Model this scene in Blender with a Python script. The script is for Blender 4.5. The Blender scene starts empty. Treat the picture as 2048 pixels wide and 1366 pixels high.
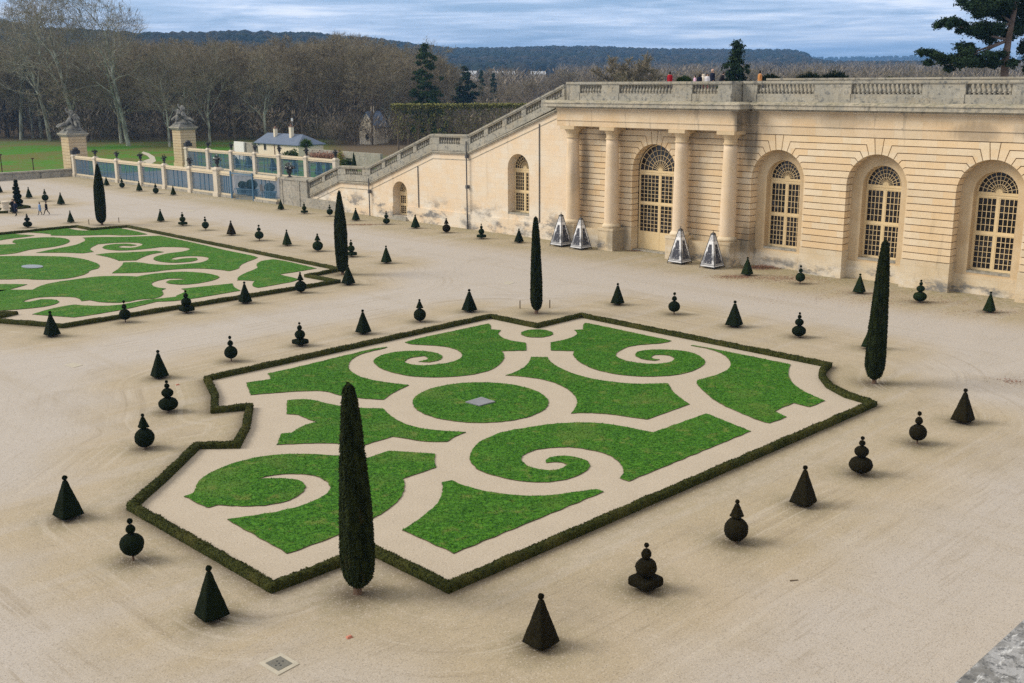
import bpy, math, random
import numpy as np
from mathutils import Vector, Matrix
from mathutils import noise as mnoise
from mathutils.geometry import tessellate_polygon
random.seed(7); RNG = np.random.default_rng(7)
SC = bpy.context.scene
COL = SC.collection
R = math.radians

# ------------------------------------------------------------------ survey of the site
# camera solved from the parallel hedges, wall joints and plumb lines of the courtyard.
# X runs away from the near terrace, Y runs along the long gallery, Z is up (metres).
CF, CPIT, CROL, CYAW = 2130.42344, 0.240256848, -0.00658988073, 0.790777021
EYE = 15.0
_cp, _sp = math.cos(CPIT), math.sin(CPIT)
FW = np.array([math.cos(CYAW)*_cp, math.sin(CYAW)*_cp, -_sp])
_rt = np.array([math.sin(CYAW), -math.cos(CYAW), 0.0])
_up = np.cross(_rt, FW)
RT = math.cos(CROL)*_rt + math.sin(CROL)*_up
UP = -math.sin(CROL)*_rt + math.cos(CROL)*_up
def ray(x, y): return (x-1024)/CF*RT - (y-683)/CF*UP + FW
def gp(x, y, z=0.0):            # survey point on level z
    d = ray(x, y); t = (z-EYE)/d[2]
    return (float(d[0]*t), float(d[1]*t))
def onx(x, y, X):               # survey point on the plane X
    d = ray(x, y); t = X/d[0]
    return (float(d[1]*t), float(d[2]*t+EYE))
def at(x, y, depth):            # survey point at a distance along the view
    d = ray(x, y)*depth
    return (float(d[0]), float(d[1]), float(d[2]+EYE))
def hgt(X, Y, ypx):             # height of a plumb thing standing at X, Y
    lo, hi = -5.0, 60.0
    for _ in range(40):
        m = (lo+hi)/2; v = np.array([X, Y, m-EYE])
        yy = 683-CF*(v@UP)/(v@FW)
        if yy > ypx: lo = m
        else: hi = m
    return lo
def pxm(X, Y, Z=0.0): return CF/float(np.array([X, Y, Z-EYE])@FW)

# ------------------------------------------------------------------ node helpers
class NT:
    def __init__(s, tree): s.t = tree; s.n = tree.nodes; s.l = tree.links
    def put(s, sock, v):
        if v is None: return
        if isinstance(v, bpy.types.NodeSocket): s.l.new(v, sock)
        elif isinstance(v, (tuple, list)) and sock.type == 'RGBA' and len(v) == 3: sock.default_value = (*v, 1)
        elif isinstance(v, (int, float)) and sock.type in ('RGBA',): sock.default_value = (v, v, v, 1)
        elif isinstance(v, (int, float)) and sock.type == 'VECTOR': sock.default_value = (v, v, v)
        else: sock.default_value = v
    def nd(s, kind, **kw):
        n = s.n.new(kind)
        for k, v in kw.items():
            if k.startswith('i_'): s.put(n.inputs[k[2:].replace('_', ' ')], v)
            else: setattr(n, k, v)
        return n
    def pos(s): return s.nd('ShaderNodeNewGeometry').outputs['Position']
    def nrm(s): return s.nd('ShaderNodeNewGeometry').outputs['Normal']
    def obj(s): return s.nd('ShaderNodeTexCoord').outputs['Object']
    def rnd(s): return s.nd('ShaderNodeObjectInfo').outputs['Random']
    def attr(s, name): return s.nd('ShaderNodeAttribute', attribute_name=name).outputs['Fac']
    def mapv(s, v, sc=(1, 1, 1), loc=(0, 0, 0), rot=(0, 0, 0)):
        n = s.nd('ShaderNodeMapping'); s.put(n.inputs['Vector'], v)
        n.inputs['Scale'].default_value = sc; n.inputs['Location'].default_value = loc; n.inputs['Rotation'].default_value = rot
        return n.outputs[0]
    def noise(s, v, scale, detail=3, rough=.55, dist=0):
        n = s.nd('ShaderNodeTexNoise'); s.put(n.inputs['Vector'], v)
        n.inputs['Scale'].default_value = scale; n.inputs['Detail'].default_value = detail
        n.inputs['Roughness'].default_value = rough; n.inputs['Distortion'].default_value = dist
        return n.outputs[0]
    def vor(s, v, scale, out='Distance'):
        n = s.nd('ShaderNodeTexVoronoi'); s.put(n.inputs['Vector'], v); n.inputs['Scale'].default_value = scale
        return n.outputs[out]
    def m(s, op, a, b=None, c=None, clamp=False):
        n = s.nd('ShaderNodeMath', operation=op, use_clamp=clamp)
        s.put(n.inputs[0], a)
        if b is not None: s.put(n.inputs[1], b)
        if c is not None: s.put(n.inputs[2], c)
        return n.outputs[0]
    def ss(s, v, a, b):          # smooth step
        n = s.nd('ShaderNodeMapRange', interpolation_type='SMOOTHSTEP')
        s.put(n.inputs[0], v); n.inputs[1].default_value = a; n.inputs[2].default_value = b
        return n.outputs[0]
    def ramp(s, v, stops):
        n = s.nd('ShaderNodeValToRGB'); s.put(n.inputs[0], v); e = n.color_ramp.elements
        while len(e) < len(stops): e.new(.5)
        for q, (p, c) in zip(e, stops): q.position = p; q.color = (*c, 1) if len(c) == 3 else c
        return n.outputs[0]
    def mix(s, f, a, b, mode='MIX'):
        n = s.nd('ShaderNodeMix', data_type='RGBA', blend_type=mode)
        s.put(n.inputs[0], f); s.put(n.inputs[6], a); s.put(n.inputs[7], b)
        return n.outputs[2]
    def sep(s, v):
        n = s.nd('ShaderNodeSeparateXYZ'); s.put(n.inputs[0], v); return n.outputs
    def comb(s, x, y, z):
        n = s.nd('ShaderNodeCombineXYZ'); s.put(n.inputs[0], x); s.put(n.inputs[1], y); s.put(n.inputs[2], z); return n.outputs[0]
    def bump(s, h, strength=.4, dist=.02):
        n = s.nd('ShaderNodeBump'); s.put(n.inputs['Height'], h)
        n.inputs['Strength'].default_value = strength; n.inputs['Distance'].default_value = dist
        return n.outputs[0]
MATS = {}
def material(name, fn, rough=.9, spec=.2):
    m = bpy.data.materials.new(name); m.use_nodes = True
    t = NT(m.node_tree); b = m.node_tree.nodes['Principled BSDF']
    b.inputs['Roughness'].default_value = rough
    b.inputs['Specular IOR Level'].default_value = spec
    r = fn(t, b)
    if r is not None:
        c, n = r if isinstance(r, tuple) and len(r) == 2 and not isinstance(r[0], (int, float)) else (r, None)
        t.put(b.inputs['Base Color'], c)
        if n is not None: t.put(b.inputs['Normal'], n)
    MATS[name] = m
    return m
def plain(name, c, rough=.7, var=.25, scale=6, spec=.25, metal=0):
    def f(t, b):
        b.inputs['Metallic'].default_value = metal
        n = t.noise(t.pos(), scale, 4)
        return t.mix(n, tuple(v*(1-var) for v in c), tuple(min(1, v*(1+var)) for v in c))
    return material(name, f, rough, spec)

# gravel -------------------------------------------------------
def f_gravel(t, b):
    p = t.pos(); x, y, z = t.sep(p)
    big = t.noise(p, .09, 4, .6); mid = t.noise(p, .55, 4, .6); fine = t.noise(p, 21, 3, .75); peb = t.vor(p, 26, 'Color')
    c = t.mix(t.ss(big, .32, .68), (.375, .318, .222), (.405, .345, .255))
    c = t.mix(t.ss(mid, .42, .75), c, (.35, .30, .22))
    wear = t.attr('wear')                                   # trodden, greyer middle of the walks
    c = t.mix(wear, c, (.425, .395, .362))
    lanes = t.noise(t.mapv(p, (.035, .55, 1)), 1.0, 4, .6); lanes2 = t.noise(t.mapv(p, (.6, .03, 1), loc=(3, 1, 0)), 1.0, 4, .6)
    c = t.mix(t.m('MULTIPLY', t.ss(lanes, .50, .64), .40), c, (.44, .405, .365))
    c = t.mix(t.m('MULTIPLY', t.ss(lanes2, .52, .66), .22), c, (.33, .28, .20))
    damp = t.noise(p, .16, 5, .65, .8); c = t.mix(t.m('MULTIPLY', t.ss(damp, .54, .68), .22), c, (.29, .245, .18))
    moss = t.attr('moss')
    mk = t.m('MULTIPLY', moss, t.ss(t.noise(p, 2.2, 5, .7), .28, .62))
    c = t.mix(t.m('MULTIPLY', mk, .75), c, (.215, .195, .085))
    dirt_shade = t.attr('dirt_shade')                                   # leaf mould and soil, with contact shadow painted into the same dark rings
    dk = t.m('MULTIPLY', dirt_shade, t.ss(t.noise(p, 6, 4, .75), .16, .42))
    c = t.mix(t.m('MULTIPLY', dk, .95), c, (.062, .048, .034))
    # rake lines run with the walk
    rk = t.noise(t.mapv(p, (.5, 9, 1), rot=(0, 0, R(-6))), 1.0, 3, .6)
    near = t.attr('rake')
    # raking and tyre marks that follow the hedges in long parallel lines
    ds_ = t.attr('bedline'); tr = t.noise(t.comb(t.m('MULTIPLY', ds_, 3.2), t.m('MULTIPLY', x, .05), t.m('MULTIPLY', y, .05)), 1.0, 4, .7)
    band = t.m('MULTIPLY', t.ss(ds_, .6, 1.6), t.ss(ds_, 13, 6)); tk = t.m('MULTIPLY', t.m('MULTIPLY', t.ss(tr, .53, .64), band), t.ss(t.noise(p, .35, 3, .6), .38, .58))
    c = t.mix(t.m('MULTIPLY', tk, .42), c, (.255, .21, .145))
    tk2 = t.m('MULTIPLY', t.m('MULTIPLY', t.ss(tr, .46, .36), band), t.ss(t.noise(p, .3, 3, .6), .40, .6))
    c = t.mix(t.m('MULTIPLY', tk2, .4), c, (.49, .445, .37))
    c = t.mix(t.m('MULTIPLY', t.m('MULTIPLY', t.m('MULTIPLY', t.ss(rk, .54, .66), t.ss(mid, .38, .6)), near), .28), c, (.24, .20, .14))
    c = t.mix(t.m('MULTIPLY', t.ss(fine, .54, .70), .6), c, (.46, .405, .33))
    c = t.mix(t.m('MULTIPLY', t.ss(fine, .46, .30), .8), c, (.19, .155, .115))
    hs = t.nd('ShaderNodeSeparateColor'); t.put(hs.inputs[0], peb)
    c = t.mix(t.m('MULTIPLY', t.ss(hs.outputs[0], .82, .97), .35), c, (.15, .13, .11))
    c = t.mix(t.m('MULTIPLY', t.ss(hs.outputs[1], .88, .98), .45), c, (.52, .47, .41))
    return c, t.bump(fine, .5, .03)
material('gravel', f_gravel, .95, .1)
def f_bedgravel(t, b):
    p = t.pos(); fine = t.noise(p, 16, 3, .75); mid = t.noise(p, .8, 4)
    c = t.mix(mid, (.385, .335, .265), (.455, .40, .322))
    c = t.mix(t.ss(fine, .55, .72), c, (.57, .51, .44))
    c = t.mix(t.ss(fine, .45, .28), c, (.24, .20, .165))
    return c, t.bump(fine, .5, .03)
material('bed_gravel', f_bedgravel, .95, .1)

# grass ---------------------------------------------------------
def f_grass(t, b):
    p = t.pos(); g = t.noise(p, 7, 5, .7); big = t.noise(p, .35, 3); med = t.noise(p, 1.3, 4, .65)
    c = t.mix(t.ss(g, .32, .68), (.010, .060, .003), (.070, .215, .014))
    c = t.mix(t.m('MULTIPLY', t.ss(big, .5, .72), .5), c, (.10, .17, .03))
    c = t.mix(t.m('MULTIPLY', t.ss(med, .54, .70), .6), c, (.16, .19, .045))
    c = t.mix(t.m('MULTIPLY', t.ss(med, .42, .25), .55), c, (.022, .085, .018))
    return c, t.bump(g, .8, .05)
material('lawn_grass', f_grass, .85, .15)
def f_blade(t, b):
    p = t.pos(); g = t.noise(p, 12, 3, .7); med = t.noise(p, 1.3, 4, .65); big = t.noise(p, .35, 3)
    c = t.mix(g, (.026, .10, .009), (.080, .245, .022))
    c = t.mix(t.m('MULTIPLY', t.ss(big, .5, .72), .5), c, (.13, .21, .04))
    c = t.mix(t.m('MULTIPLY', t.ss(med, .54, .72), .65), c, (.20, .24, .05))
    c = t.mix(t.m('MULTIPLY', t.ss(t.noise(p, .55, 4, .7), .55, .42), .5), c, (.022, .105, .012))
    return c
material('grass_blade', f_blade, .7, .2)
plain('soil', (.10, .075, .05), .95, .4, 9)
def f_park(t, b):
    p = t.pos(); g = t.noise(p, .35, 6, .7); big = t.noise(p, .03, 4)
    c = t.mix(g, (.035, .13, .012), (.085, .23, .022))
    x, y, z = t.sep(p)
    leaf = t.m('MULTIPLY', t.ss(t.noise(p, .045, 5, .65), .42, .55), t.ss(t.noise(p, 1.2, 4, .7), .3, .6))
    far = t.ss(y, 235, 300)
    c = t.mix(t.m('MULTIPLY', leaf, .8), c, (.16, .095, .045))
    c = t.mix(t.attr('wood'), c, (.12, .092, .06))
    return c
material('park_ground', f_park, .95, .1)

# clipped greens -------------------------------------------------
def green(name, lo, hi, tip, sc=9, sc2=.7):
    def f(t, b):
        p = t.pos(); g = t.noise(p, sc, 5, .75); big = t.noise(p, sc2, 3)
        c = t.mix(t.ss(g, .3, .7), lo, hi)
        c = t.mix(t.m('MULTIPLY', t.ss(big, .45, .7), .55), c, tip)
        r = t.rnd()
        c = t.mix(t.m('MULTIPLY', r, .35), c, tuple(v*.6 for v in hi))
        return c, t.bump(g, .9, .06)
    return material(name, f, .9, .08)
green('box_hedge', (.010, .015, .004), (.066, .074, .018), (.090, .084, .024), 8, .8)
green('yew', (.004, .010, .004), (.017, .031, .010), (.022, .033, .010), 12)
green('yew_dark', (.0025, .0055, .0025), (.010, .018, .0065), (.014, .019, .007), 12)
green('yew_bronze', (.006, .0055, .003), (.022, .019, .0085), (.027, .022, .008), 12)
def f_cyp(t, b):
    p = t.pos(); g = t.noise(t.mapv(p, (1, 1, .22)), 9, 5, .7); br = t.noise(t.mapv(p, (1, 1, .3), loc=(3, 7, 1)), 2.6, 4, .7)
    c = t.mix(t.ss(g, .34, .66), (.005, .009, .003), (.027, .037, .011))
    c = t.mix(t.m('MULTIPLY', t.ss(br, .60, .72), .7), c, (.075, .045, .018))
    return c, t.bump(g, 1.0, .08)
material('cypress_green', f_cyp, .9, .08)
green('pine_green', (.006, .016, .010), (.028, .055, .026), (.045, .070, .025), 4, .3)
green('shrub_green', (.010, .025, .008), (.045, .080, .022), (.055, .075, .02), 6)
green('palm_green', (.02, .05, .01), (.10, .17, .04), (.14, .18, .05), 3)
green('lime_clip', (.11, .115, .035), (.28, .28, .085), (.30, .28, .10), 3)
green('yellow_shrub', (.12, .12, .02), (.32, .30, .06), (.3, .28, .05), 6)
plain('bark_yew', (.13, .085, .06), .9, .35, 10)
def f_bark(t, b):
    p = t.pos(); g = t.noise(t.mapv(p, (1, 1, .4)), 1.1, 4, .6)
    return t.mix(t.ss(g, .4, .62), (.17, .165, .12), (.40, .41, .32))
material('bark_plane', f_bark, .9, .1)
def f_twig(t, b):
    r = t.rnd(); g = t.noise(t.pos(), .12, 3)
    c = t.mix(g, (.185, .155, .105), (.30, .255, .175))
    return t.mix(t.m('MULTIPLY', r, .6), c, (.21, .19, .125))
material('twig', f_twig, .95, .05)
plain('bark_brown', (.15, .118, .082), .95, .35, 1.5)
plain('pine_bark', (.16, .12, .10), .95, .35, 3)
def f_wood_far(t, b):
    p = t.pos(); g = t.noise(p, .02, 4); h = t.noise(p, .2, 3)
    c = t.mix(t.ss(t.noise(p, .09, 2), .4, .6), (.16, .135, .095), (.31, .26, .20))
    return t.mix(t.m('MULTIPLY', t.ss(h, .4, .7), .6), c, (.07, .066, .036))
material('wood_far', f_wood_far, .95, .05)
def f_hill(t, b):
    p = t.pos(); g = t.noise(p, .012, 5, .6); h = t.noise(p, .004, 3)
    c = t.mix(t.ss(g, .35, .65), (.018, .026, .022), (.045, .042, .034))
    return t.mix(t.m('MULTIPLY', t.ss(h, .5, .6), .7), c, (.014, .026, .018))
material('hill_wood', f_hill, .95, .05)

# stone ---------------------------------------------------------
def stone(name, base, var, stain=(.20, .18, .15), amt=.5, lich=0., bricks=None, warm=.3, low=0., pale=(.52, .47, .38), tint=.12, zoff=0., runs=()):
    def f(t, b):
        p = t.pos(); x, y, z = t.sep(p)
        g = t.noise(p, .45, 5, .65); fine = t.noise(p, 6, 5, .7); vst = t.noise(t.mapv(p, (1.3, 1.3, .16)), 1.0, 5, .65)
        c = t.mix(t.ss(g, .3, .7), base, var)
        c = t.mix(t.m('MULTIPLY', t.attr('tint'), 1.0), c, t.mix(t.m('FRACT', t.m('MULTIPLY', t.attr('tint'), 7.3)), tuple(v*(1-tint*1.6) for v in base), pale))
        if bricks:
            bw, bh, mort = bricks
            n = t.nd('ShaderNodeTexBrick'); t.put(n.inputs['Vector'], t.comb(t.m('ADD', x, y), t.m('SUBTRACT', z, zoff), 0.0))
            n.inputs['Scale'].default_value = 1; n.inputs['Brick Width'].default_value = bw; n.inputs['Row Height'].default_value = bh
            n.inputs['Mortar Size'].default_value = mort; n.inputs['Mortar Smooth'].default_value = .3; n.inputs['Bias'].default_value = 0
            n.inputs['Color1'].default_value = (0, 0, 0, 1); n.inputs['Color2'].default_value = (1, 1, 1, 1); n.inputs['Mortar'].default_value = (.5, .5, .5, 1)
            c = t.mix(t.m('MULTIPLY', n.outputs[0], warm), c, tuple(v*w for v, w in zip(base, (1.02, .86, .66))))
            c = t.mix(t.m('MULTIPLY', n.outputs[1], .35), c, tuple(v*.5 for v in base))
        c = t.mix(t.m('MULTIPLY', t.ss(fine, .5, .75), .35), c, pale)
        c = t.mix(t.m('MULTIPLY', t.ss(fine, .45, .25), .25), c, tuple(v*.55 for v in base))
        c = t.mix(t.m('MULTIPLY', t.ss(vst, .56, .74), amt), c, stain)
        for (sy, sz, ry, rz, k_) in runs:      # old runs of soot and lichen under leaking joints
            dy = t.m('DIVIDE', t.m('SUBTRACT', y, sy), ry); dz = t.m('DIVIDE', t.m('SUBTRACT', z, sz), rz)
            f_ = t.ss(t.m('ADD', t.m('ADD', t.m('MULTIPLY', dy, dy), t.m('MULTIPLY', dz, dz)), t.m('MULTIPLY', t.m('SUBTRACT', vst, .5), 2.2)), 1.1, .1)
            c = t.mix(t.m('MULTIPLY', f_, k_), c, (.085, .08, .07))
        if low:
            k = t.m('MULTIPLY', t.ss(z, low, low*.35), t.ss(t.noise(t.mapv(p, (.35, .35, .8)), 1, 6, .7), .48, .62))
            c = t.mix(t.m('MULTIPLY', k, .85), c, (.13, .14, .15))
            k2 = t.m('MULTIPLY', t.ss(z, low*1.1, low*.7), t.ss(t.noise(t.mapv(p, (.3, .3, .6), loc=(9, 4, 2)), 1, 5, .7), .45, .6))
            c = t.mix(t.m('MULTIPLY', k2, .7), c, pale)
        if lich:
            l = t.noise(p, 2.6, 6, .75); l2 = t.noise(p, 9, 5, .8); l3 = t.noise(p, .7, 4, .6)
            c = t.mix(t.m('MULTIPLY', t.ss(l3, .46, .6), lich*.65), c, (.30, .29, .25))
            c = t.mix(t.m('MULTIPLY', t.ss(l, .5, .64), lich*.85), c, (.115, .12, .12))
            c = t.mix(t.m('MULTIPLY', t.ss(l2, .57, .66), lich*.8), c, (.58, .57, .53))
            up = t.ss(t.sep(t.nrm())[2], .5, .9)
            c = t.mix(t.m('MULTIPLY', t.m('MULTIPLY', up, t.ss(l, .4, .6)), lich*.7), c, (.17, .17, .10))
        return c, t.bump(fine, .35, .03)
    return material(name, f, .92, .12)
RUNS = ((48.35, 10.2, .9, 2.6, .75), (48.5, 12.2, 1.1, 1.0, .6), (66.0, 7.0, .5, 4.5, .5), (63.6, 10.2, 1.2, .9, .5), (53.2, 10.4, 1.5, .6, .4), (48.3, 2.0, .7, 1.8, .6), (61.3, 1.0, .7, 1.4, .5))
stone('stone_facade', (.67, .54, .36), (.745, .625, .455), (.33, .255, .17), .6, pale=(.68, .57, .43), bricks=(1.45, .507, .008), warm=.6, zoff=2.1, tint=.26, runs=RUNS)
stone('stone_groove', (.30, .205, .12), (.34, .24, .15), amt=.3, pale=(.22, .16, .09))
stone('stone_smooth', (.50, .37, .215), (.59, .465, .30), (.30, .24, .18), .45, pale=(.66, .58, .46))  # base darkened: shade of the window niches is put into the stone colour
stone('stone_base', (.56, .46, .31), (.65, .56, .42), (.27, .24, .19), .65, runs=RUNS[-2:], bricks=(1.6, .55, .012), warm=.25, pale=(.68, .62, .52), low=1.2)
stone('stone_entablature', (.58, .455, .30), (.66, .545, .395), (.25, .21, .155), .7, runs=RUNS[:2]+((40.5, 11.8, 2.5, .7, .25), (30.5, 11.3, 2.0, .8, .4), (26.5, 11.5, 1.6, .7, .4)), bricks=(2.1, 3, .012), warm=.35, pale=(.68, .6, .48))
stone('stone_stairwall', (.71, .63, .51), (.70, .545, .38), (.46, .36, .24), .4, bricks=(1.25, .5, .010), warm=.45, low=3.4, pale=(.74, .68, .58))
stone('stone_balustrade', (.30, .28, .225), (.40, .375, .31), (.09, .09, .085), .8, lich=.95, pale=(.56, .53, .46), bricks=(2.3, .8, .012), warm=.35)
stone('stone_cornice', (.33, .295, .22), (.46, .41, .32), (.075, .075, .07), .9, lich=.7, pale=(.66, .60, .50))
stone('stone_column', (.62, .48, .315), (.68, .55, .40), (.36, .30, .22), .5, runs=((66.3, 6.2, .35, 2.2, .3), (49.3, 10.2, .9, .55, .8)), pale=(.70, .60, .48), bricks=(50, 1.1, .006), warm=.12)
stone('stone_post', (.57, .50, .39), (.64, .57, .465), (.36, .32, .26), .4, pale=(.70, .64, .53), lich=.12)
stone('stone_sculpture', (.11, .108, .10), (.20, .195, .18), (.05, .05, .05), .8, lich=.7, pale=(.62, .60, .56))
stone('stone_old', (.30, .28, .235), (.44, .41, .35), (.085, .09, .085), .75, lich=.75, pale=(.6, .57, .5), bricks=(.7, .32, .02), warm=.2)
def f_coping(t, b):
    p = t.pos(); l = t.noise(p, 60, 6, .75); l2 = t.noise(p, 22, 4, .7); l3 = t.noise(t.mapv(p, (.6, 1.5, 1)), 45, 4, .7)
    c = t.mix(t.ss(l2, .4, .6), (.17, .17, .165), (.33, .335, .34))
    c = t.mix(t.m('MULTIPLY', t.ss(l, .50, .60), .8), c, (.075, .08, .085))
    c = t.mix(t.m('MULTIPLY', t.ss(l3, .55, .64), .8), c, (.56, .57, .57))
    return c, t.bump(l, .6, .004)
material('stone_lichen', f_coping, .9, .15)
plain('limewash', (.74, .65, .50), .9, .08, 1.2)
def f_slate(t, b):
    p = t.pos(); n = t.nd('ShaderNodeTexBrick'); x, y, z = t.sep(p)
    t.put(n.inputs['Vector'], t.comb(t.m('ADD', x, y), z, 0.0)); n.inputs['Scale'].default_value = 1
    n.inputs['Brick Width'].default_value = .5; n.inputs['Row Height'].default_value = .2; n.inputs['Mortar Size'].default_value = .01
    c = t.mix(n.outputs[0], (.085, .12, .185), (.12, .16, .235))
    return t.mix(t.m('MULTIPLY', t.ss(t.noise(p, .5, 4), .5, .7), .4), c, (.15, .17, .20))
material('slate', f_slate, .55, .3)
def f_frame(t, b):
    n = t.noise(t.pos(), 2.2, 4); return t.mix(n, (.64, .48, .25), (.74, .59, .36))
material('painted_frame', f_frame, .6, .3)
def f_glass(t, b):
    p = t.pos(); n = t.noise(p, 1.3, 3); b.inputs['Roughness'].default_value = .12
    k = t.noise(p, 3.1, 4, .7); c = t.mix(t.ss(n, .45, .7), (.010, .008, .008), (.040, .034, .032)); return t.mix(t.m('MULTIPLY', t.ss(k, .60, .70), .8), c, (.16, .17, .19))  # pale blotches paint uneven reflections into the glass colour
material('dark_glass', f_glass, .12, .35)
plain('gilded_beam', (.60, .51, .36), .6, .14, 1.6, .3)
plain('blue_iron', (.07, .16, .25), .5, .25, 3, .4)
plain('black_iron', (.02, .022, .025), .5, .2, 3, .4)
plain('urn_lead', (.035, .035, .038), .6, .5, 4, .3)
plain('lead_pipe', (.085, .088, .095), .6, .3, 2, .3)
plain('white_paint', (.75, .74, .71), .6, .06, 3, .3)
plain('brick_red', (.25, .15, .11), .9, .35, 3)
plain('paving', (.36, .33, .28), .95, .15, .6)
plain('asphalt', (.20, .205, .215), .95, .12, .4)
plain('slab_grey', (.21, .22, .245), .85, .35, 2.5)
plain('water_dark', (.22, .25, .28), .3, .25, 1.5, .5)
plain('concrete', (.42, .39, .32), .95, .22, 5)
plain('drain_plate', (.15, .148, .13), .9, .35, 9)
plain('terracotta', (.42, .17, .12), .9, .2, 8)
plain('litter', (.25, .125, .085), .95, .5, 3)
plain('skin', (.52, .33, .24), .6, .06, 8)
plain('hair_dark', (.018, .013, .010), .6, .2, 20)
plain('lamp_white', (.42, .44, .46), .4, .05, 3)
for nm, c in dict(cloth_navy=(.012, .016, .035), cloth_black=(.010, .010, .014), cloth_blue=(.16, .27, .47), cloth_red=(.30, .012, .022), cloth_tan=(.46, .21, .075),
                  cloth_white=(.72, .70, .72), cloth_pink=(.62, .42, .55), cloth_cream=(.66, .60, .50), cloth_jean=(.05, .09, .17), cloth_brown=(.10, .06, .04), cloth_grey=(.2, .2, .22)).items():
    plain(nm, c, .85, .2, 12, .1)
def f_print(t, b):          # ink engraving printed on a white panel: generic figures and foliage strokes
    p = t.obj(); x, y, z = t.sep(p)
    u = t.m('ADD', t.m('MULTIPLY', x, 1.0), t.m('MULTIPLY', y, -1.0))
    q = t.comb(u, t.m('ADD', x, y), z)
    a = t.noise(q, 1.9, 3, .6, .8); s = t.noise(t.mapv(q, (5, 5, 2)), 1.4, 2, .6); k = t.noise(q, 7, 3, .7)
    nx_, ny_, nz_ = t.sep(t.nrm()); sel = t.m('GREATER_THAN', t.m('ABSOLUTE', nx_), t.m('ABSOLUTE', ny_)); uu = t.m('ADD', t.m('MULTIPLY', sel, y), t.m('MULTIPLY', t.m('SUBTRACT', 1.0, sel), x))
    wob = t.m('MULTIPLY', t.m('SUBTRACT', t.noise(q, 5, 3, .6), .5), .28); ua = t.m('ABSOLUTE', t.m('ADD', uu, wob)); wd = t.m('MAXIMUM', t.m('SUBTRACT', .44, t.m('MULTIPLY', z, .20)), .07)
    body = t.m('MULTIPLY', t.m('MULTIPLY', t.ss(t.m('SUBTRACT', ua, wd), .03, -.02), t.ss(z, 1.72, 1.62)), t.ss(z, .34, .38)); body = t.m('MULTIPLY', body, t.ss(t.noise(q, 8, 3, .7), .30, .44))
    shrub = t.m('MULTIPLY', t.m('MULTIPLY', t.ss(a, .40, .50), t.ss(z, 1.2, .8)), t.ss(z, .30, .36))
    dens = t.m('MULTIPLY', t.ss(z, 2.1, 1.1), t.ss(z, .28, .36))
    ink = t.m('MULTIPLY', t.ss(t.m('ADD', t.m('MULTIPLY', a, .65), t.m('MULTIPLY', s, .35)), .49, .55), dens)
    ink2 = t.m('MULTIPLY', t.ss(k, .56, .62), t.m('MULTIPLY', dens, .6))
    ring = t.m('MULTIPLY', t.m('MULTIPLY', t.ss(z, 1.86, 1.90), t.ss(t.noise(q, 16, 3, .7), .42, .5)), .8)
    line = t.m('MULTIPLY', t.ss(z, .225, .235), t.ss(z, .285, .27))
    tot = t.m('MAXIMUM', t.m('MAXIMUM', body, t.m('MULTIPLY', shrub, .75)), t.m('MAXIMUM', t.m('MULTIPLY', ring, .7), t.m('MAXIMUM', line, t.m('MULTIPLY', ink2, .65))))
    return t.mix(tot, (.70, .70, .70), (.03, .032, .045))
material('engraving_print', f_print, .5, .3)

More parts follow.
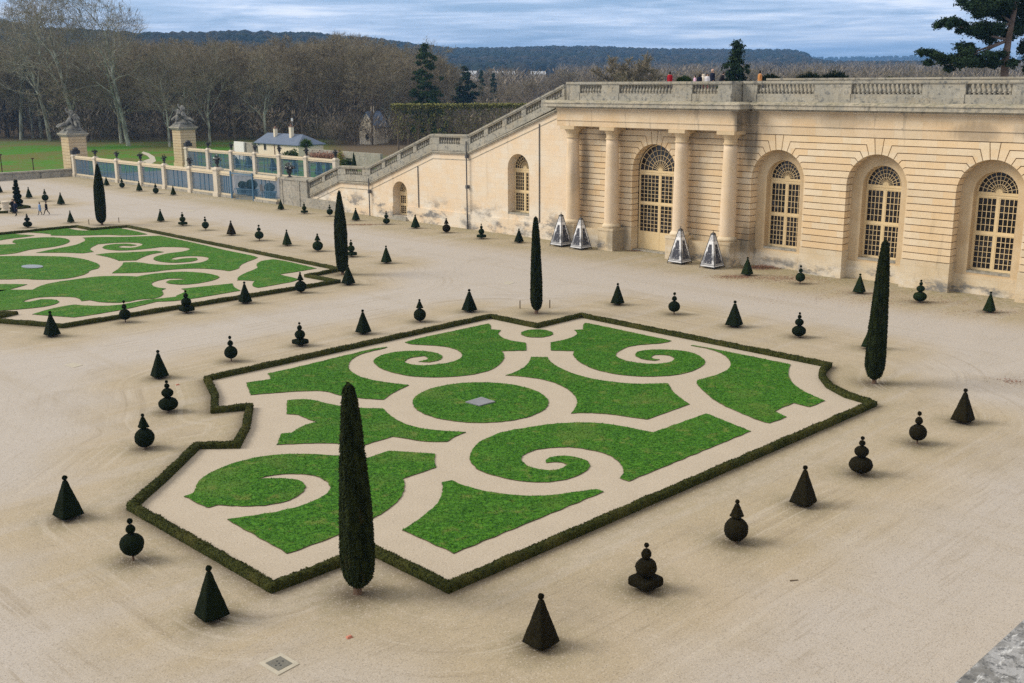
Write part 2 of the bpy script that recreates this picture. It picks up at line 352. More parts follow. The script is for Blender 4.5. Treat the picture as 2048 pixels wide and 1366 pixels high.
# ------------------------------------------------------------------ mesh helpers
class MB:
    def __init__(s): s.v = []; s.f = []; s.t = []
    def add(s, vs, fs, tint=0.0):
        o = len(s.v); s.v.extend(tuple(float(c) for c in q) for q in vs)
        s.f.extend([tuple(o+i for i in f) for f in fs]); s.t.extend([tint]*len(vs)); return s
    def box(s, x0, x1, y0, y1, z0, z1, tint=0.0):
        return s.add([(x0, y0, z0), (x1, y0, z0), (x1, y1, z0), (x0, y1, z0), (x0, y0, z1), (x1, y0, z1), (x1, y1, z1), (x0, y1, z1)],
                     [(0, 3, 2, 1), (4, 5, 6, 7), (0, 1, 5, 4), (1, 2, 6, 5), (2, 3, 7, 6), (3, 0, 4, 7)], tint)
    def frustum(s, cx, cy, z0, z1, a0, b0, a1, b1, tint=0.0):
        return s.add([(cx-a0, cy-b0, z0), (cx+a0, cy-b0, z0), (cx+a0, cy+b0, z0), (cx-a0, cy+b0, z0), (cx-a1, cy-b1, z1), (cx+a1, cy-b1, z1), (cx+a1, cy+b1, z1), (cx-a1, cy+b1, z1)],
                     [(0, 3, 2, 1), (4, 5, 6, 7), (0, 1, 5, 4), (1, 2, 6, 5), (2, 3, 7, 6), (3, 0, 4, 7)], tint)
    def lathe(s, cx, cy, prof, n=16, tint=0.0, z0=0.0):
        vs = [(cx+r*math.cos(2*math.pi*i/n), cy+r*math.sin(2*math.pi*i/n), z0+z) for r, z in prof for i in range(n)]
        fs = [(j*n+i, j*n+(i+1) % n, (j+1)*n+(i+1) % n, (j+1)*n+i) for j in range(len(prof)-1) for i in range(n)]
        fs += [tuple(range(n-1, -1, -1)), tuple((len(prof)-1)*n+i for i in range(n))]
        return s.add(vs, fs, tint)
    def tube(s, a, b, r0, r1, n=6, tint=0.0):
        a = Vector(a); b = Vector(b); d = (b-a)
        if d.length < 1e-6: return s
        d.normalize(); u = d.orthogonal().normalized(); w = d.cross(u)
        vs = [tuple(q+(u*math.cos(2*math.pi*i/n)+w*math.sin(2*math.pi*i/n))*r) for q, r in ((a, r0), (b, r1)) for i in range(n)]
        fs = [(i, (i+1) % n, n+(i+1) % n, n+i) for i in range(n)]+[tuple(range(n-1, -1, -1)), tuple(range(n, 2*n))]
        return s.add(vs, fs, tint)
    def wall(s, loops, x0, x1, tint=0.0, back=True):
        """loops of (y, z): first the outline, then holes; solid between planes X=x0 (front) and x1"""
        pts = [q for L in loops for q in L]; n = len(pts)
        tris = tessellate_polygon([[Vector((q[0], q[1], 0)) for q in L] for L in loops])
        vs = [(x0, *q) for q in pts]+[(x1, *q) for q in pts]; fs = []
        for a, b_, c in tris:
            ar = (pts[b_][0]-pts[a][0])*(pts[c][1]-pts[a][1])-(pts[b_][1]-pts[a][1])*(pts[c][0]-pts[a][0])
            if ar > 0: a, c = c, a
            fs.append((a, b_, c))
            if back: fs.append((n+a, n+c, n+b_))
        o = 0
        for L in loops:
            k = len(L)
            for i in range(k): fs.append((o+i, o+(i+1) % k, n+o+(i+1) % k, n+o+i))
            o += k
        return s.add(vs, fs, tint)
    def sheet(s, pts, z):
        tris = tessellate_polygon([[Vector((*q, 0)) for q in pts]])
        fs = []
        for a, b_, c in tris:
            ar = (pts[b_][0]-pts[a][0])*(pts[c][1]-pts[a][1])-(pts[b_][1]-pts[a][1])*(pts[c][0]-pts[a][0])
            fs.append((a, b_, c) if ar > 0 else (a, c, b_))
        return s.add([(*q, z) for q in pts], fs)
    def build(s, name, mat, parent=None, smooth=False, tints=None):
        m = bpy.data.meshes.new(name); m.from_pydata(s.v, [], s.f); m.update()
        if any(s.t):
            a = m.attributes.new('tint', 'FLOAT', 'POINT'); a.data.foreach_set('value', s.t)
        return link(name, m, mat, parent, smooth)
def fixn(m):
    import bmesh
    b = bmesh.new(); b.from_mesh(m); bmesh.ops.recalc_face_normals(b, faces=b.faces); b.to_mesh(m); b.free()
def link(name, m, mat, parent=None, smooth=False):
    if isinstance(mat, str): mat = [mat]
    for q in mat: m.materials.append(MATS[q] if isinstance(q, str) else q)
    if smooth: m.polygons.foreach_set('use_smooth', [True]*len(m.polygons))
    o = bpy.data.objects.new(name, m); COL.objects.link(o)
    if parent: o.parent = parent
    return o
def npmesh(name, V, F, mat, parent=None, smooth=False, attrs=None):
    """numpy vertices and equal-size faces"""
    m = bpy.data.meshes.new(name); V = np.asarray(V, np.float32); F = np.asarray(F, np.int32); k = F.shape[1]
    m.vertices.add(len(V)); m.vertices.foreach_set('co', V.ravel())
    m.loops.add(F.size); m.loops.foreach_set('vertex_index', F.ravel())
    m.polygons.add(len(F)); m.polygons.foreach_set('loop_start', np.arange(0, F.size, k, dtype=np.int32))
    m.polygons.foreach_set('loop_total', np.full(len(F), k, np.int32))
    m.update(calc_edges=True)
    for q, val in (attrs or {}).items():
        a = m.attributes.new(q, 'FLOAT', 'POINT'); a.data.foreach_set('value', np.asarray(val, np.float32))
    return link(name, m, mat, parent, smooth)
def tag(o, label=None, cat=None, group=None, kind=None):
    if label: o['label'] = label
    if cat: o['category'] = cat
    if group: o['group'] = group
    if kind: o['kind'] = kind
    return o
def thing(name, label, cat, loc=(0, 0, 0), rz=0.0, group=None):
    o = bpy.data.objects.new(name, None); COL.objects.link(o); o.location = loc; o.rotation_euler = (0, 0, rz); o.empty_display_size = .3
    return tag(o, label, cat, group)
def structure(o): o['kind'] = 'structure'; return o
def copy_tree(o, parent=None):
    c = o.copy(); COL.objects.link(c)
    if parent: c.parent = parent
    for ch in list(o.children): copy_tree(ch, c)
    return c
def fnoise(P, sc, seed=0.0):
    """cheap smooth 3-d value noise for arrays of points"""
    P = np.asarray(P)*sc+seed
    v = np.zeros(len(P))
    for k, (a, b_, c, ph) in enumerate(((1, .37, .61, .3), (-.53, 1.1, .29, 1.7), (.41, -.77, 1.3, 2.9), (1.7, .9, -1.1, 4.1), (-1.3, 2.1, .8, 5.3))):
        v += np.sin(P[:, 0]*a*2.1+P[:, 1]*b_*2.3+P[:, 2]*c*2.2+ph)/(1+.35*k)
    return v/3.4
def leaves(P, N, size, rng, lift=.0, tilt=.9):
    """small triangular leaves on surface points P with normals N"""
    n = len(P); u = rng.normal(size=(n, 3)); u -= (u*N).sum(1, keepdims=True)*N*(1-.35); u /= np.linalg.norm(u, axis=1, keepdims=True)+1e-9
    w = np.cross(N, u); w += N*rng.uniform(-tilt, tilt, (n, 1)); w /= np.linalg.norm(w, axis=1, keepdims=True)+1e-9
    s = size*rng.uniform(.6, 1.4, (n, 1)); c = P+N*(lift*rng.uniform(-.3, 1, (n, 1)))
    V = np.stack([c-u*s*.5, c+u*s*.5, c+w*s], 1).reshape(-1, 3)
    return V, np.arange(3*n).reshape(n, 3)
def surf_sample(V, F, n, rng):
    """random points with normals on triangles/quads"""
    F = np.asarray(F); V = np.asarray(V)
    T = F if F.shape[1] == 3 else np.concatenate([F[:, :3], F[:, [0, 2, 3]]])
    a, b_, c = V[T[:, 0]], V[T[:, 1]], V[T[:, 2]]; nn = np.cross(b_-a, c-a); ar = np.linalg.norm(nn, axis=1)
    i = rng.choice(len(T), n, p=ar/ar.sum()); r1 = np.sqrt(rng.random((n, 1))); r2 = rng.random((n, 1))
    return a[i]*(1-r1)+b_[i]*r1*(1-r2)+c[i]*r1*r2, nn[i]/(ar[i][:, None]+1e-12)
def lathe_np(prof, n, squash=None):
    prof = np.asarray(prof, float); m = len(prof); th = np.linspace(0, 2*np.pi, n, endpoint=False)
    V = np.stack([np.outer(prof[:, 0], np.cos(th)), np.outer(prof[:, 0], np.sin(th)), np.repeat(prof[:, 1][:, None], n, 1)], -1).reshape(-1, 3)
    j, i = np.meshgrid(np.arange(m-1), np.arange(n), indexing='ij'); a = j*n+i; b_ = j*n+(i+1) % n
    return V, np.stack([a, b_, b_+n, a+n], -1).reshape(-1, 4)
def leafy(name, V, F, mat, parent, rough=.02, nsc=6.0, nleaf=600, lsize=.05, seed=0, smooth=True):
    """clipped foliage: a slightly uneven body with leaf tips standing out of it"""
    rng = np.random.default_rng(seed+11); V = np.array(V); c = V.mean(0); d = V-c; d /= np.linalg.norm(d, axis=1, keepdims=True)+1e-9
    V = V+d*(fnoise(V, nsc, seed*.7)*rough+fnoise(V, nsc*3.1, seed)*rough*.5)[:, None]
    P, N = surf_sample(V, F, nleaf, rng); LV, LF = leaves(P, N, lsize, rng, lsize*.25)
    F = np.asarray(F); T = F if F.shape[1] == 3 else np.concatenate([F[:, :3], F[:, [0, 2, 3]]])
    return npmesh(name, np.concatenate([V, LV]), np.concatenate([T, LF+len(V)]), mat, parent)
# ------------------------------------------------------------------ courtyard, beds, lawns
def reg(ox, oy, s, pts): return [(ox+x/s, oy+y/s) for x, y in pts]
S1 = 3.902
def r1(p): return reg(240, 600, S1, p)
def r2(p): return reg(240, 860, S1, p)
def r3(p): return reg(690, 600, S1, p)
def r4(p): return reg(690, 860, S1, p)
def r5(p): return reg(1060, 600, S1, p)
def r6(p): return reg(1300, 640, S1, p)
def r7(p): return reg(0, 430, 5.12, p)
def r8(p): return reg(340, 430, 5.12, p)
def ground(pts, z=0.0): return [gp(x, y, z) for x, y in pts]

HH = .27
c1 = gp(545, 1165, HH); c2 = gp(898, 1165, HH)
mid_notch = (c2[0], c1[1])
hedge_main = [gp(x, y, HH) for x, y in [(261.8, 1004.8), (545, 1165)]]+[mid_notch]+[gp(x, y, HH) for x, y in
    [(898, 1165), (1745.9, 801.5), (1733, 795.6), (1694.7, 784.8), (1658.8, 765.6), (1644.7, 747.6), (1646, 736.1), (1657.5, 724.6), (1162.5, 626.4), (1074.1, 647.4), (980.9, 628.2),
     (413, 751.7), (429.6, 784.5), (428.4, 814), (498.8, 807.6), (492.4, 846), (473.2, 883.2), (393.8, 884.5), (329.7, 946)]]
hedge_far = [gp(x, y, HH) for x, y in [(-80, 623), (27, 622.5), (-30, 635), (0, 637.5), (125, 647.2), (675, 558.9), (613.4, 548), (680.8, 535), (253.9, 450), (183.6, 456), (152, 450), (0, 465), (-78, 473)]]
hedge_third = [gp(x, y, HH) for x, y in [(-60, 395), (22, 405.5), (58, 411.4), (36, 414), (-40, 417.5)]]
hedge_fourth = [gp(x, y, HH) for x, y in [(-50, 423.5), (15, 421.8)]]

def resample(path, step, closed):
    pts = [Vector((*p, 0)) for p in path]
    if closed: pts.append(pts[0])
    out = []
    for a, b in zip(pts[:-1], pts[1:]):
        k = max(1, int((b-a).length/step))
        for i in range(k): out.append(a.lerp(b, i/k))
    if not closed: out.append(pts[-1])
    return out
def hedge(name, label, path, closed, w=.31, h=HH, seed=0, dens=480):
    pts = resample(path, .14, closed); n = len(pts); sec = [(-.5, 0), (-.54, .35), (-.52, .8), (-.40, .98), (0, 1.0), (.40, .98), (.52, .8), (.54, .35), (.5, 0)]
    V = []; k = len(sec)
    for i, p in enumerate(pts):
        a = pts[i-1] if (i or closed) else p; b = pts[(i+1) % n] if (i+1 < n or closed) else p
        d1 = (p-a).normalized() if (p-a).length > 1e-6 else (b-p).normalized(); d2 = (b-p).normalized() if (b-p).length > 1e-6 else d1
        t = (d1+d2); t = t.normalized() if t.length > .2 else d1
        nn = Vector((-t.y, t.x, 0)); cs = max(.55, d1.dot(t))
        for u, v in sec: V.append((p.x+nn.x*u*w/cs, p.y+nn.y*u*w/cs, v*h))
    V = np.array(V); F = [(i*k+j, ((i+1) % n)*k+j, ((i+1) % n)*k+j+1, i*k+j+1) for i in range(n if closed else n-1) for j in range(k-1)]
    up = V[:, 2:3]/h
    nz = np.stack([fnoise(V, 7, s+seed) for s in (1.1, 5.3, 9.7)], 1)*.026+np.stack([fnoise(V, 1.3, s+seed) for s in (2.1, 4.3, 8.7)], 1)*.028
    V = V+nz*np.clip(up*1.6, .15, 1)
    rng = np.random.default_rng(seed+3); F = np.array(F)[:, ::-1]
    P, N = surf_sample(V, F, int(n*.14*1.25*dens), rng); N *= np.sign((N*np.array([0, 0, 1])).sum(1, keepdims=True)+.3)
    LV, LF = leaves(P, N, .05, rng, .02)
    T = np.concatenate([F[:, :3], F[:, [0, 2, 3]]])
    o = npmesh(name, np.concatenate([V, LV]), np.concatenate([T, LF+len(V)]), 'box_hedge')
    return tag(o, label, 'hedge', 'low box hedges round the lawn beds')
hedge('box_hedge', 'low clipped box hedge with notched corners enclosing the nearest scroll lawn bed', hedge_main, True, seed=1)
hedge('box_hedge', 'low box hedge round the second scroll lawn bed, ending beside the middle cypress', hedge_far, False, seed=2, dens=120)
hedge('box_hedge', 'thin pointed box hedge beside the tall tiered topiary at the far left', hedge_third, False, seed=3, dens=60)
hedge('box_hedge', 'short stub of box hedge in front of the stone pedestal at the left edge', hedge_fourth, False, seed=4, dens=60)

for path, lab in ((hedge_main, 'bed_gravel'), (hedge_far+[gp(-78, 560)], 'bed_gravel'), (hedge_third, 'bed_gravel')):
    structure(MB().sheet(path, .008).build('bed_gravel', 'bed_gravel'))

def smooth_loop(pts, iters=1):
    """round the traced curve where it bends gently, keep real corners"""
    for _ in range(iters):
        out = []; n = len(pts)
        for i in range(n):
            a, b, c = np.array(pts[i-1]), np.array(pts[i]), np.array(pts[(i+1) % n])
            u, v = b-a, c-b; cs = (u@v)/(np.linalg.norm(u)*np.linalg.norm(v)+1e-9)
            if cs > .62: out += [tuple(b*.75+a*.25), tuple(b*.75+c*.25)]
            else: out.append(tuple(b))
        pts = out
    return pts
def lawn(label, pts, seed, dens=230, th=.045):
    pts = smooth_loop(ground(pts), 2)
    a = sum(p[0]*q[1]-q[0]*p[1] for p, q in zip(pts, pts[1:]+pts[:1]))/2
    if a < 0: pts = pts[::-1]; a = -a
    # split long edges and let the mown edge wander a little
    ed = []
    for p, q in zip(pts, pts[1:]+pts[:1]):
        L = math.dist(p, q); k = max(1, int(L/.22))
        for i in range(k):
            x, y = p[0]+(q[0]-p[0])*i/k, p[1]+(q[1]-p[1])*i/k
            ed.append((x+.018*math.sin(x*9+y*7+seed)+.012*math.sin(y*23), y+.018*math.sin(y*8-x*6)+.012*math.sin(x*21)))
    mb = MB(); tris = tessellate_polygon([[Vector((*p, 0)) for p in ed]]); n = len(ed)
    def ccw(t):
        (x0, y0), (x1, y1), (x2, y2) = (ed[i] for i in t)
        return tuple(t) if (x1-x0)*(y2-y0)-(y1-y0)*(x2-x0) > 0 else (t[0], t[2], t[1])
    tris = [ccw(t) for t in tris]
    o = MB().add([(*p, th) for p in ed], tris).build('lawn_panel', 'lawn_grass')
    tag(o, label, 'lawn')
    edge = MB().add([(*p, th-.003) for p in ed]+[(p[0], p[1], 0) for p in ed], [(n+i, n+(i+1) % n, (i+1) % n, i) for i in range(n)]).build('turf_edge', 'soil', o)
    rng = np.random.default_rng(seed); T = np.array(tris); E2 = np.array(ed)
    A, B, C = E2[T[:, 0]], E2[T[:, 1]], E2[T[:, 2]]
    ar = np.abs((B[:, 0]-A[:, 0])*(C[:, 1]-A[:, 1])-(B[:, 1]-A[:, 1])*(C[:, 0]-A[:, 0]))
    m = int(a*dens); i = rng.choice(len(T), m, p=ar/ar.sum()); q1 = np.sqrt(rng.random((m, 1))); q2 = rng.random((m, 1))
    P = A[i]*(1-q1)+B[i]*q1*(1-q2)+C[i]*q1*q2
    th_ = rng.uniform(0, 2*np.pi, m); L = rng.uniform(.03, .075, m); d = np.stack([np.cos(th_), np.sin(th_)], 1)
    w = rng.uniform(.012, .022, m)[:, None]; pr = np.stack([-d[:, 1], d[:, 0]], 1)
    tip = P+d*(L*rng.uniform(.2, .9, m))[:, None]
    V = np.concatenate([np.c_[P-pr*w, np.full(m, th-.01)], np.c_[P+pr*w, np.full(m, th-.01)], np.c_[tip, th+L*.8]])
    k = np.arange(m); g = npmesh('grass_blades', V, np.stack([k, k+m, k+2*m], 1), 'grass_blade', o); g['kind'] = 'stuff'
    return o
lawn('left lawn panel of the near bed with a thin tail beside the scroll path',
     r1([(985, 650), (1180, 622), (1155, 578), (1400, 525), (1600, 475), (1850, 415)])+r3([(130, 405), (240, 382), (330, 370), (322, 377), (240, 397), (150, 417), (70, 452), (28, 500), (25, 540), (70, 580), (160, 620), (330, 650), (500, 668), (420, 705), (350, 745), (305, 782), (130, 772)])+
     r1([(1756, 757), (1690, 742), (1600, 712), (1400, 714), (1020, 745)]), 1)
lawn('upper left spiral lawn of the near bed, right behind the hedge notch',
     r3([(470, 335), (540, 310), (900, 235), (1120, 188), (1142, 205), (1135, 232), (1215, 240), (1195, 262), (1200, 280), (1240, 305), (1310, 325), (1410, 338), (1415, 398), (1220, 403), (1245, 430), (1240, 470), (1190, 525), (1100, 565), (950, 595), (760, 608), (560, 605), (400, 580), (290, 545), (225, 500), (225, 470), (280, 435), (380, 410), (520, 400), (660, 405), (740, 425), (765, 450), (735, 475), (660, 490), (575, 485), (640, 470), (652, 455), (620, 442), (560, 446), (490, 461), (462, 485), (480, 500), (560, 513), (640, 515), (780, 500), (870, 480), (918, 445), (910, 415), (870, 390), (800, 370), (690, 358), (560, 352), (500, 348)]), 2)
lawn('small oval lawn in the path below the cypress at the back of the near bed', r3([(1497+125*math.cos(t), 265+31*math.sin(t)) for t in np.linspace(0, 2*math.pi, 28)[:-1]]), 3)
lawn('upper right spiral lawn of the near bed, its curl opening to the left',
     r5([(430, 183), (480, 190), (800, 258), (1105, 322), (1040, 342), (900, 350), (800, 360), (720, 385), (672, 420), (670, 445), (730, 475), (830, 495), (960, 505), (1080, 495), (1135, 470), (1120, 450), (1080, 436), (1020, 431), (970, 433), (942, 450), (960, 462), (1015, 470), (970, 478), (890, 470), (830, 446), (815, 430), (840, 405), (930, 392), (1080, 390), (1230, 405), (1320, 435), (1368, 480), (1360, 505), (1290, 555), (1150, 590), (980, 603), (800, 600), (640, 580), (500, 545), (400, 500), (345, 450), (335, 425), (350, 403), (165, 398), (160, 335), (240, 322), (320, 300), (365, 275), (370, 260), (345, 237), (415, 235), (415, 200)]), 4)
lawn('wing shaped lawn right of the round central lawn in the near bed',
     r5([(6, 450), (138, 450), (150, 480), (190, 510), (270, 555), (400, 600), (560, 635), (740, 655), (900, 660), (1075, 655), (1100, 700), (1150, 755), (1245, 818), (910, 938), (700, 905), (520, 888), (400, 885), (318, 890), (345, 860), (370, 810), (365, 780), (340, 735), (280, 690), (180, 645), (80, 620), (-20, 605), (-190, 592), (-120, 570), (-60, 540), (-20, 505), (0, 470)]), 5)
lawn('round central lawn of the near bed with a grey square slab in its middle', r3([(1057+530*math.cos(t), 805+158*math.sin(t)) for t in np.linspace(0, 2*math.pi, 48)[:-1]]), 6)
lawn('right hand lawn of the near bed with stepped notch towards the curved hedge',
     r6([(315, 203), (330, 200), (400, 212), (520, 235), (800, 290), (1100, 352), (1080, 390), (1075, 440), (1110, 500), (1180, 550), (1270, 595), (1365, 635), (1245, 685), (1120, 652), (970, 715), (1065, 762), (935, 810), (860, 795), (600, 685), (500, 630), (430, 570), (380, 520), (358, 483), (400, 465), (520, 435), (600, 400), (635, 355), (625, 320), (590, 285), (540, 255), (450, 227), (380, 214)]), 7)
lawn('largest spiral lawn of the near bed, along the right front hedge',
     r6([(785, 873), (440, 735)])+r5([(960, 1040), (700, 985), (560, 968), (400, 960), (200, 968), (0, 998)])+r3([(1300, 1020), (1180, 1050), (1060, 1105), (1000, 1160), (970, 1230), (985, 1280)])+
     r4([(1050, 327), (1200, 372), (1350, 402), (1530, 416), (1700, 400), (1830, 360), (1910, 300), (1910, 270), (1880, 240), (1790, 212), (1680, 207), (1610, 215), (1565, 240), (1575, 262), (1640, 252), (1700, 258), (1730, 275), (1720, 295), (1660, 318), (1560, 321), (1450, 300), (1390, 265), (1370, 230), (1400, 190), (1500, 155), (1650, 139), (1800, 140), (1940, 165)])+
     r5([(590, 1205), (640, 1225), (700, 1275), (730, 1320), (735, 1360)])+reg(1200, 820, 3.594, [(170, 460), (140, 495), (205, 517)]), 8)
lawn('horn shaped lawn at the front of the near bed beside the front hedge corner',
     r4([(755, 415), (835, 398), (900, 430), (1000, 462), (1130, 490), (1300, 515), (1450, 523), (1600, 518), (1800, 490), (1970, 467), (2020, 487), (850, 968), (445, 785), (560, 720), (660, 640), (730, 570), (760, 490), (765, 440)]), 9)
lawn('front left spiral lawn of the near bed partly hidden by the nearest cypress',
     r2([(500, 525), (580, 495), (590, 450), (620, 400), (700, 340), (860, 270), (1050, 220), (1250, 195), (1450, 190), (1750, 208), (1850, 222)])+r4([(160, 230), (340, 168), (520, 180), (705, 190), (695, 230), (712, 298), (450, 385), (470, 430), (455, 510), (400, 580), (300, 650), (218, 692)])+
     r2([(1720, 825), (1310, 970), (835, 705), (1000, 680), (1200, 650), (1380, 610), (1520, 560), (1620, 500), (1648, 450), (1610, 400), (1520, 360), (1400, 346), (1250, 350), (1120, 372), (1075, 388), (1200, 381), (1330, 385), (1420, 405), (1455, 450), (1430, 495), (1340, 550), (1200, 588), (1000, 603), (850, 598), (760, 590), (690, 610), (660, 605), (530, 535)]), 10)
lawn('star pointed lawn left of the round central lawn, behind the nearest cypress',
     r1([(1305, 788), (1450, 775), (1560, 798)])+r3([(0, 845), (300, 852), (330, 890), (400, 940), (500, 985), (640, 1015), (800, 1030), (940, 1037), (870, 1065), (800, 1110), (650, 1112), (500, 1092), (375, 1070), (150, 1137)])+
     r1([(1756, 1130), (1600, 1120), (1225, 1133), (1260, 1050), (1340, 1040), (1400, 1000), (1480, 970), (1540, 955), (1460, 935), (1400, 900), (1300, 895)]), 11)
lawn('narrow strip lawn at the far end of the second bed', r7([(285, 180), (400, 160), (690, 140), (780, 158), (870, 165), (1000, 150), (1210, 135), (1400, 170), (1510, 200), (1400, 210), (1230, 212), (1110, 205), (900, 212), (700, 215), (520, 212), (530, 197)]), 12, 40)
lawn('small lawn at the left edge behind the second bed\'s swirl', r7([(-200, 200), (0, 198), (110, 195), (250, 205), (355, 213), (260, 228), (120, 242), (0, 262), (-200, 262)]), 13, 40)
lawn('swirl lawn at the left edge behind the round lawn of the second bed', r7([(-200, 310), (0, 308), (180, 300), (118, 282), (150, 258), (300, 240), (480, 230), (620, 235), (700, 250), (718, 270), (690, 295), (560, 330), (310, 355), (170, 395), (0, 412), (-200, 412)]), 14, 40)
lawn('large lawn with two snail curls in the back half of the second bed',
     r7([(370, 390), (560, 350), (780, 312), (860, 275), (880, 255), (850, 235), (1000, 228), (1230, 230), (1640, 215)])+r8([(310, 302), (600, 372), (905, 430), (880, 450), (780, 485), (710, 520), (715, 550), (610, 578), (430, 555), (200, 550), (0, 562)])+
     r7([(1500, 595), (1145, 600), (1220, 550), (1255, 510), (1265, 490), (1400, 485), (1560, 510), (1750, 517)])+r8([(200, 503), (330, 490), (405, 455), (380, 432), (250, 423), (120, 428), (30, 442), (8, 457), (60, 462), (150, 446), (270, 442), (290, 461), (230, 480), (100, 492)])+
     r7([(1740, 493), (1620, 480), (1560, 455), (1600, 425), (1720, 395), (1880, 378), (1950, 355), (1930, 340), (1850, 332), (1660, 330), (1500, 350), (1340, 364), (1200, 368), (1080, 355), (1040, 335), (1090, 310), (1200, 298), (1340, 298), (1398, 312), (1340, 322), (1260, 318), (1205, 328), (1230, 338), (1330, 340), (1400, 332), (1480, 303), (1400, 285), (1200, 285), (1000, 302), (905, 350), (960, 380), (850, 395), (640, 388)]), 15, 40)
lawn('heart shaped lawn at the right tip of the second bed', r8([(1060, 457), (1200, 478), (1500, 550), (1300, 585), (1115, 612), (1330, 662), (1250, 690), (900, 750), (850, 735), (840, 715), (870, 680), (760, 672), (690, 672), (695, 640), (760, 600), (910, 545), (880, 520), (900, 490), (960, 468)]), 16, 50)
lawn('round central lawn of the second bed with a metal disc in it', r7([(-250, 430), (0, 425), (370, 422), (700, 430), (860, 455), (930, 475), (1025, 510), (1015, 550), (915, 570), (900, 600), (800, 635), (650, 660), (400, 668), (220, 655), (100, 665), (-250, 660)]), 17, 50)
lawn('small wing lawn between the two snail curls of the second bed', r7([(980, 410), (1100, 392), (1350, 385), (1600, 370), (1680, 382), (1540, 405), (1450, 440), (1390, 468), (1220, 472), (1120, 435)]), 18, 40)
lawn('large swirling lawn across the front half of the second bed',
     r7([(-250, 785), (0, 770), (330, 770), (470, 705), (900, 645), (1030, 630), (1330, 628), (1400, 635), (1560, 605), (1800, 585)])+r8([(200, 585), (380, 600), (490, 625), (510, 640), (470, 665), (350, 695), (200, 715), (80, 718), (-20, 705), (-45, 690), (0, 672), (170, 664), (100, 655), (-20, 655), (-150, 680), (-200, 712), (-150, 745)])+
     r7([(1700, 758), (1650, 775), (1680, 805), (1650, 840), (1560, 862), (1430, 867), (1330, 890), (1200, 905), (1020, 897), (920, 876), (835, 886), (820, 862), (760, 845), (600, 838), (400, 845), (280, 868), (228, 893), (300, 893), (420, 868), (560, 867), (615, 890), (570, 920), (420, 950), (200, 970), (0, 985), (-250, 1000)]), 19, 50)
lawn('strip lawn along the front hedge of the second bed', r7([(330, 1020), (500, 970), (640, 940), (760, 922), (950, 937), (1200, 932), (1440, 885), (1520, 872), (1800, 842)])+r8([(60, 832), (140, 800), (165, 778), (115, 760), (640, 705), (650, 740), (720, 778), (300, 850), (60, 885)])+r7([(1600, 892), (1380, 950), (1000, 1020), (760, 1052), (500, 1037)]), 20, 50)
lawn('small pointed lawn at the left edge below the second bed\'s round lawn', r7([(-200, 712), (0, 712), (150, 711), (280, 715), (180, 745), (0, 790), (-200, 800)]), 21, 40)

# ------------------------------------------------------------------ clipped yews
def square_lathe(prof, n=28, rnd=.06):
    prof = np.asarray(prof, float); th = np.linspace(0, 2*np.pi, n, endpoint=False)+np.pi/4
    c, s = np.cos(th), np.sin(th); k = 1/np.maximum(np.abs(c), np.abs(s)); k = np.minimum(k, 1.36)
    V = np.stack([np.outer(prof[:, 0], c*k), np.outer(prof[:, 0], s*k), np.repeat(prof[:, 1][:, None], n, 1)], -1).reshape(-1, 3); m = len(prof)
    j, i = np.meshgrid(np.arange(m-1), np.arange(n), indexing='ij'); a = j*n+i; b = j*n+(i+1) % n
    return V, np.stack([a, b, b+n, a+n], -1).reshape(-1, 4)
def egg(r, zc, hz, n=13, drop=0.0):
    t = np.linspace(-np.pi/2, np.pi/2, n); return [(max(.002, r*math.cos(a)*(1-drop*math.sin(a))), zc+hz*math.sin(a)) for a in t]
def cone(b, t, z0, z1, n=14): return [(.01, z0)]+[(b*.8, z0), (b, z0+.012)]+[(b+(t-b)*i/n, z0+.012+(z1-z0-.012)*i/n) for i in range(1, n+1)]+[(.004, z1+.004)]
PARTS = {
 'pyramid': [('clipped_pyramid', 'sq', cone(.245, .036, .075, .875)), ('finial_ball', 'rd', egg(.052, .945, .052))],
 'ball':    [('clipped_ball', 'rd', egg(.262, .355, .24, 15, .04)), ('middle_ball', 'rd', egg(.11, .71, .11, 13, .15)), ('finial_ball', 'rd', egg(.058, .925, .062))],
 'drop':    [('clipped_ball', 'rd', egg(.265, .375, .255, 15, -.10)), ('middle_ball', 'rd', egg(.105, .745, .10, 13, .1)), ('finial_ball', 'rd', egg(.06, .93, .06))],
 'cone':    [('clipped_ball', 'rd', egg(.280, .310, .265, 15)), ('clipped_cone', 'sq', cone(.125, .035, .605, .895, 8)), ('finial_ball', 'rd', egg(.045, .95, .045))],
 'disc':    [('clipped_block', 'sq', [(.01, .095), (.21, .095), (.24, .105), (.245, .18), (.24, .262), (.22, .27), (.01, .272)]), ('clipped_ball', 'rd', egg(.205, .475, .19, 15)), ('middle_ball', 'rd', egg(.095, .765, .105, 13, .15)), ('finial_ball', 'rd', egg(.042, .945, .045))],
 'eggs':    [('clipped_ball', 'rd', egg(.285, .255, .205, 15)), ('middle_ball', 'rd', egg(.172, .60, .14, 13)), ('small_ball', 'rd', egg(.075, .815, .072)), ('finial_ball', 'rd', egg(.044, .945, .045))],
}
PROTO = {}
def yew_proto(kind, mat):
    if (kind, mat) in PROTO: return PROTO[(kind, mat)], False
    t = thing('clipped_yew', None, 'topiary', group='clipped yews standing in rows on the gravel')
    MB().tube((0, 0, -.01), (0, 0, .93), .03, .008, 7).build('trunk', 'bark_yew', t)
    for k, (nm, form, prof) in enumerate(PARTS[kind]):
        V, F = (square_lathe(prof) if form == 'sq' else lathe_np(prof, 22))
        r = max(p[0] for p in prof)
        leafy(nm, V, F[:, ::-1] if False else F, mat, t, .005+.016*r, 13, int(700+5200*r), .012+.014*r, seed=k+len(kind)*5)
    PROTO[(kind, mat)] = t
    return t, True
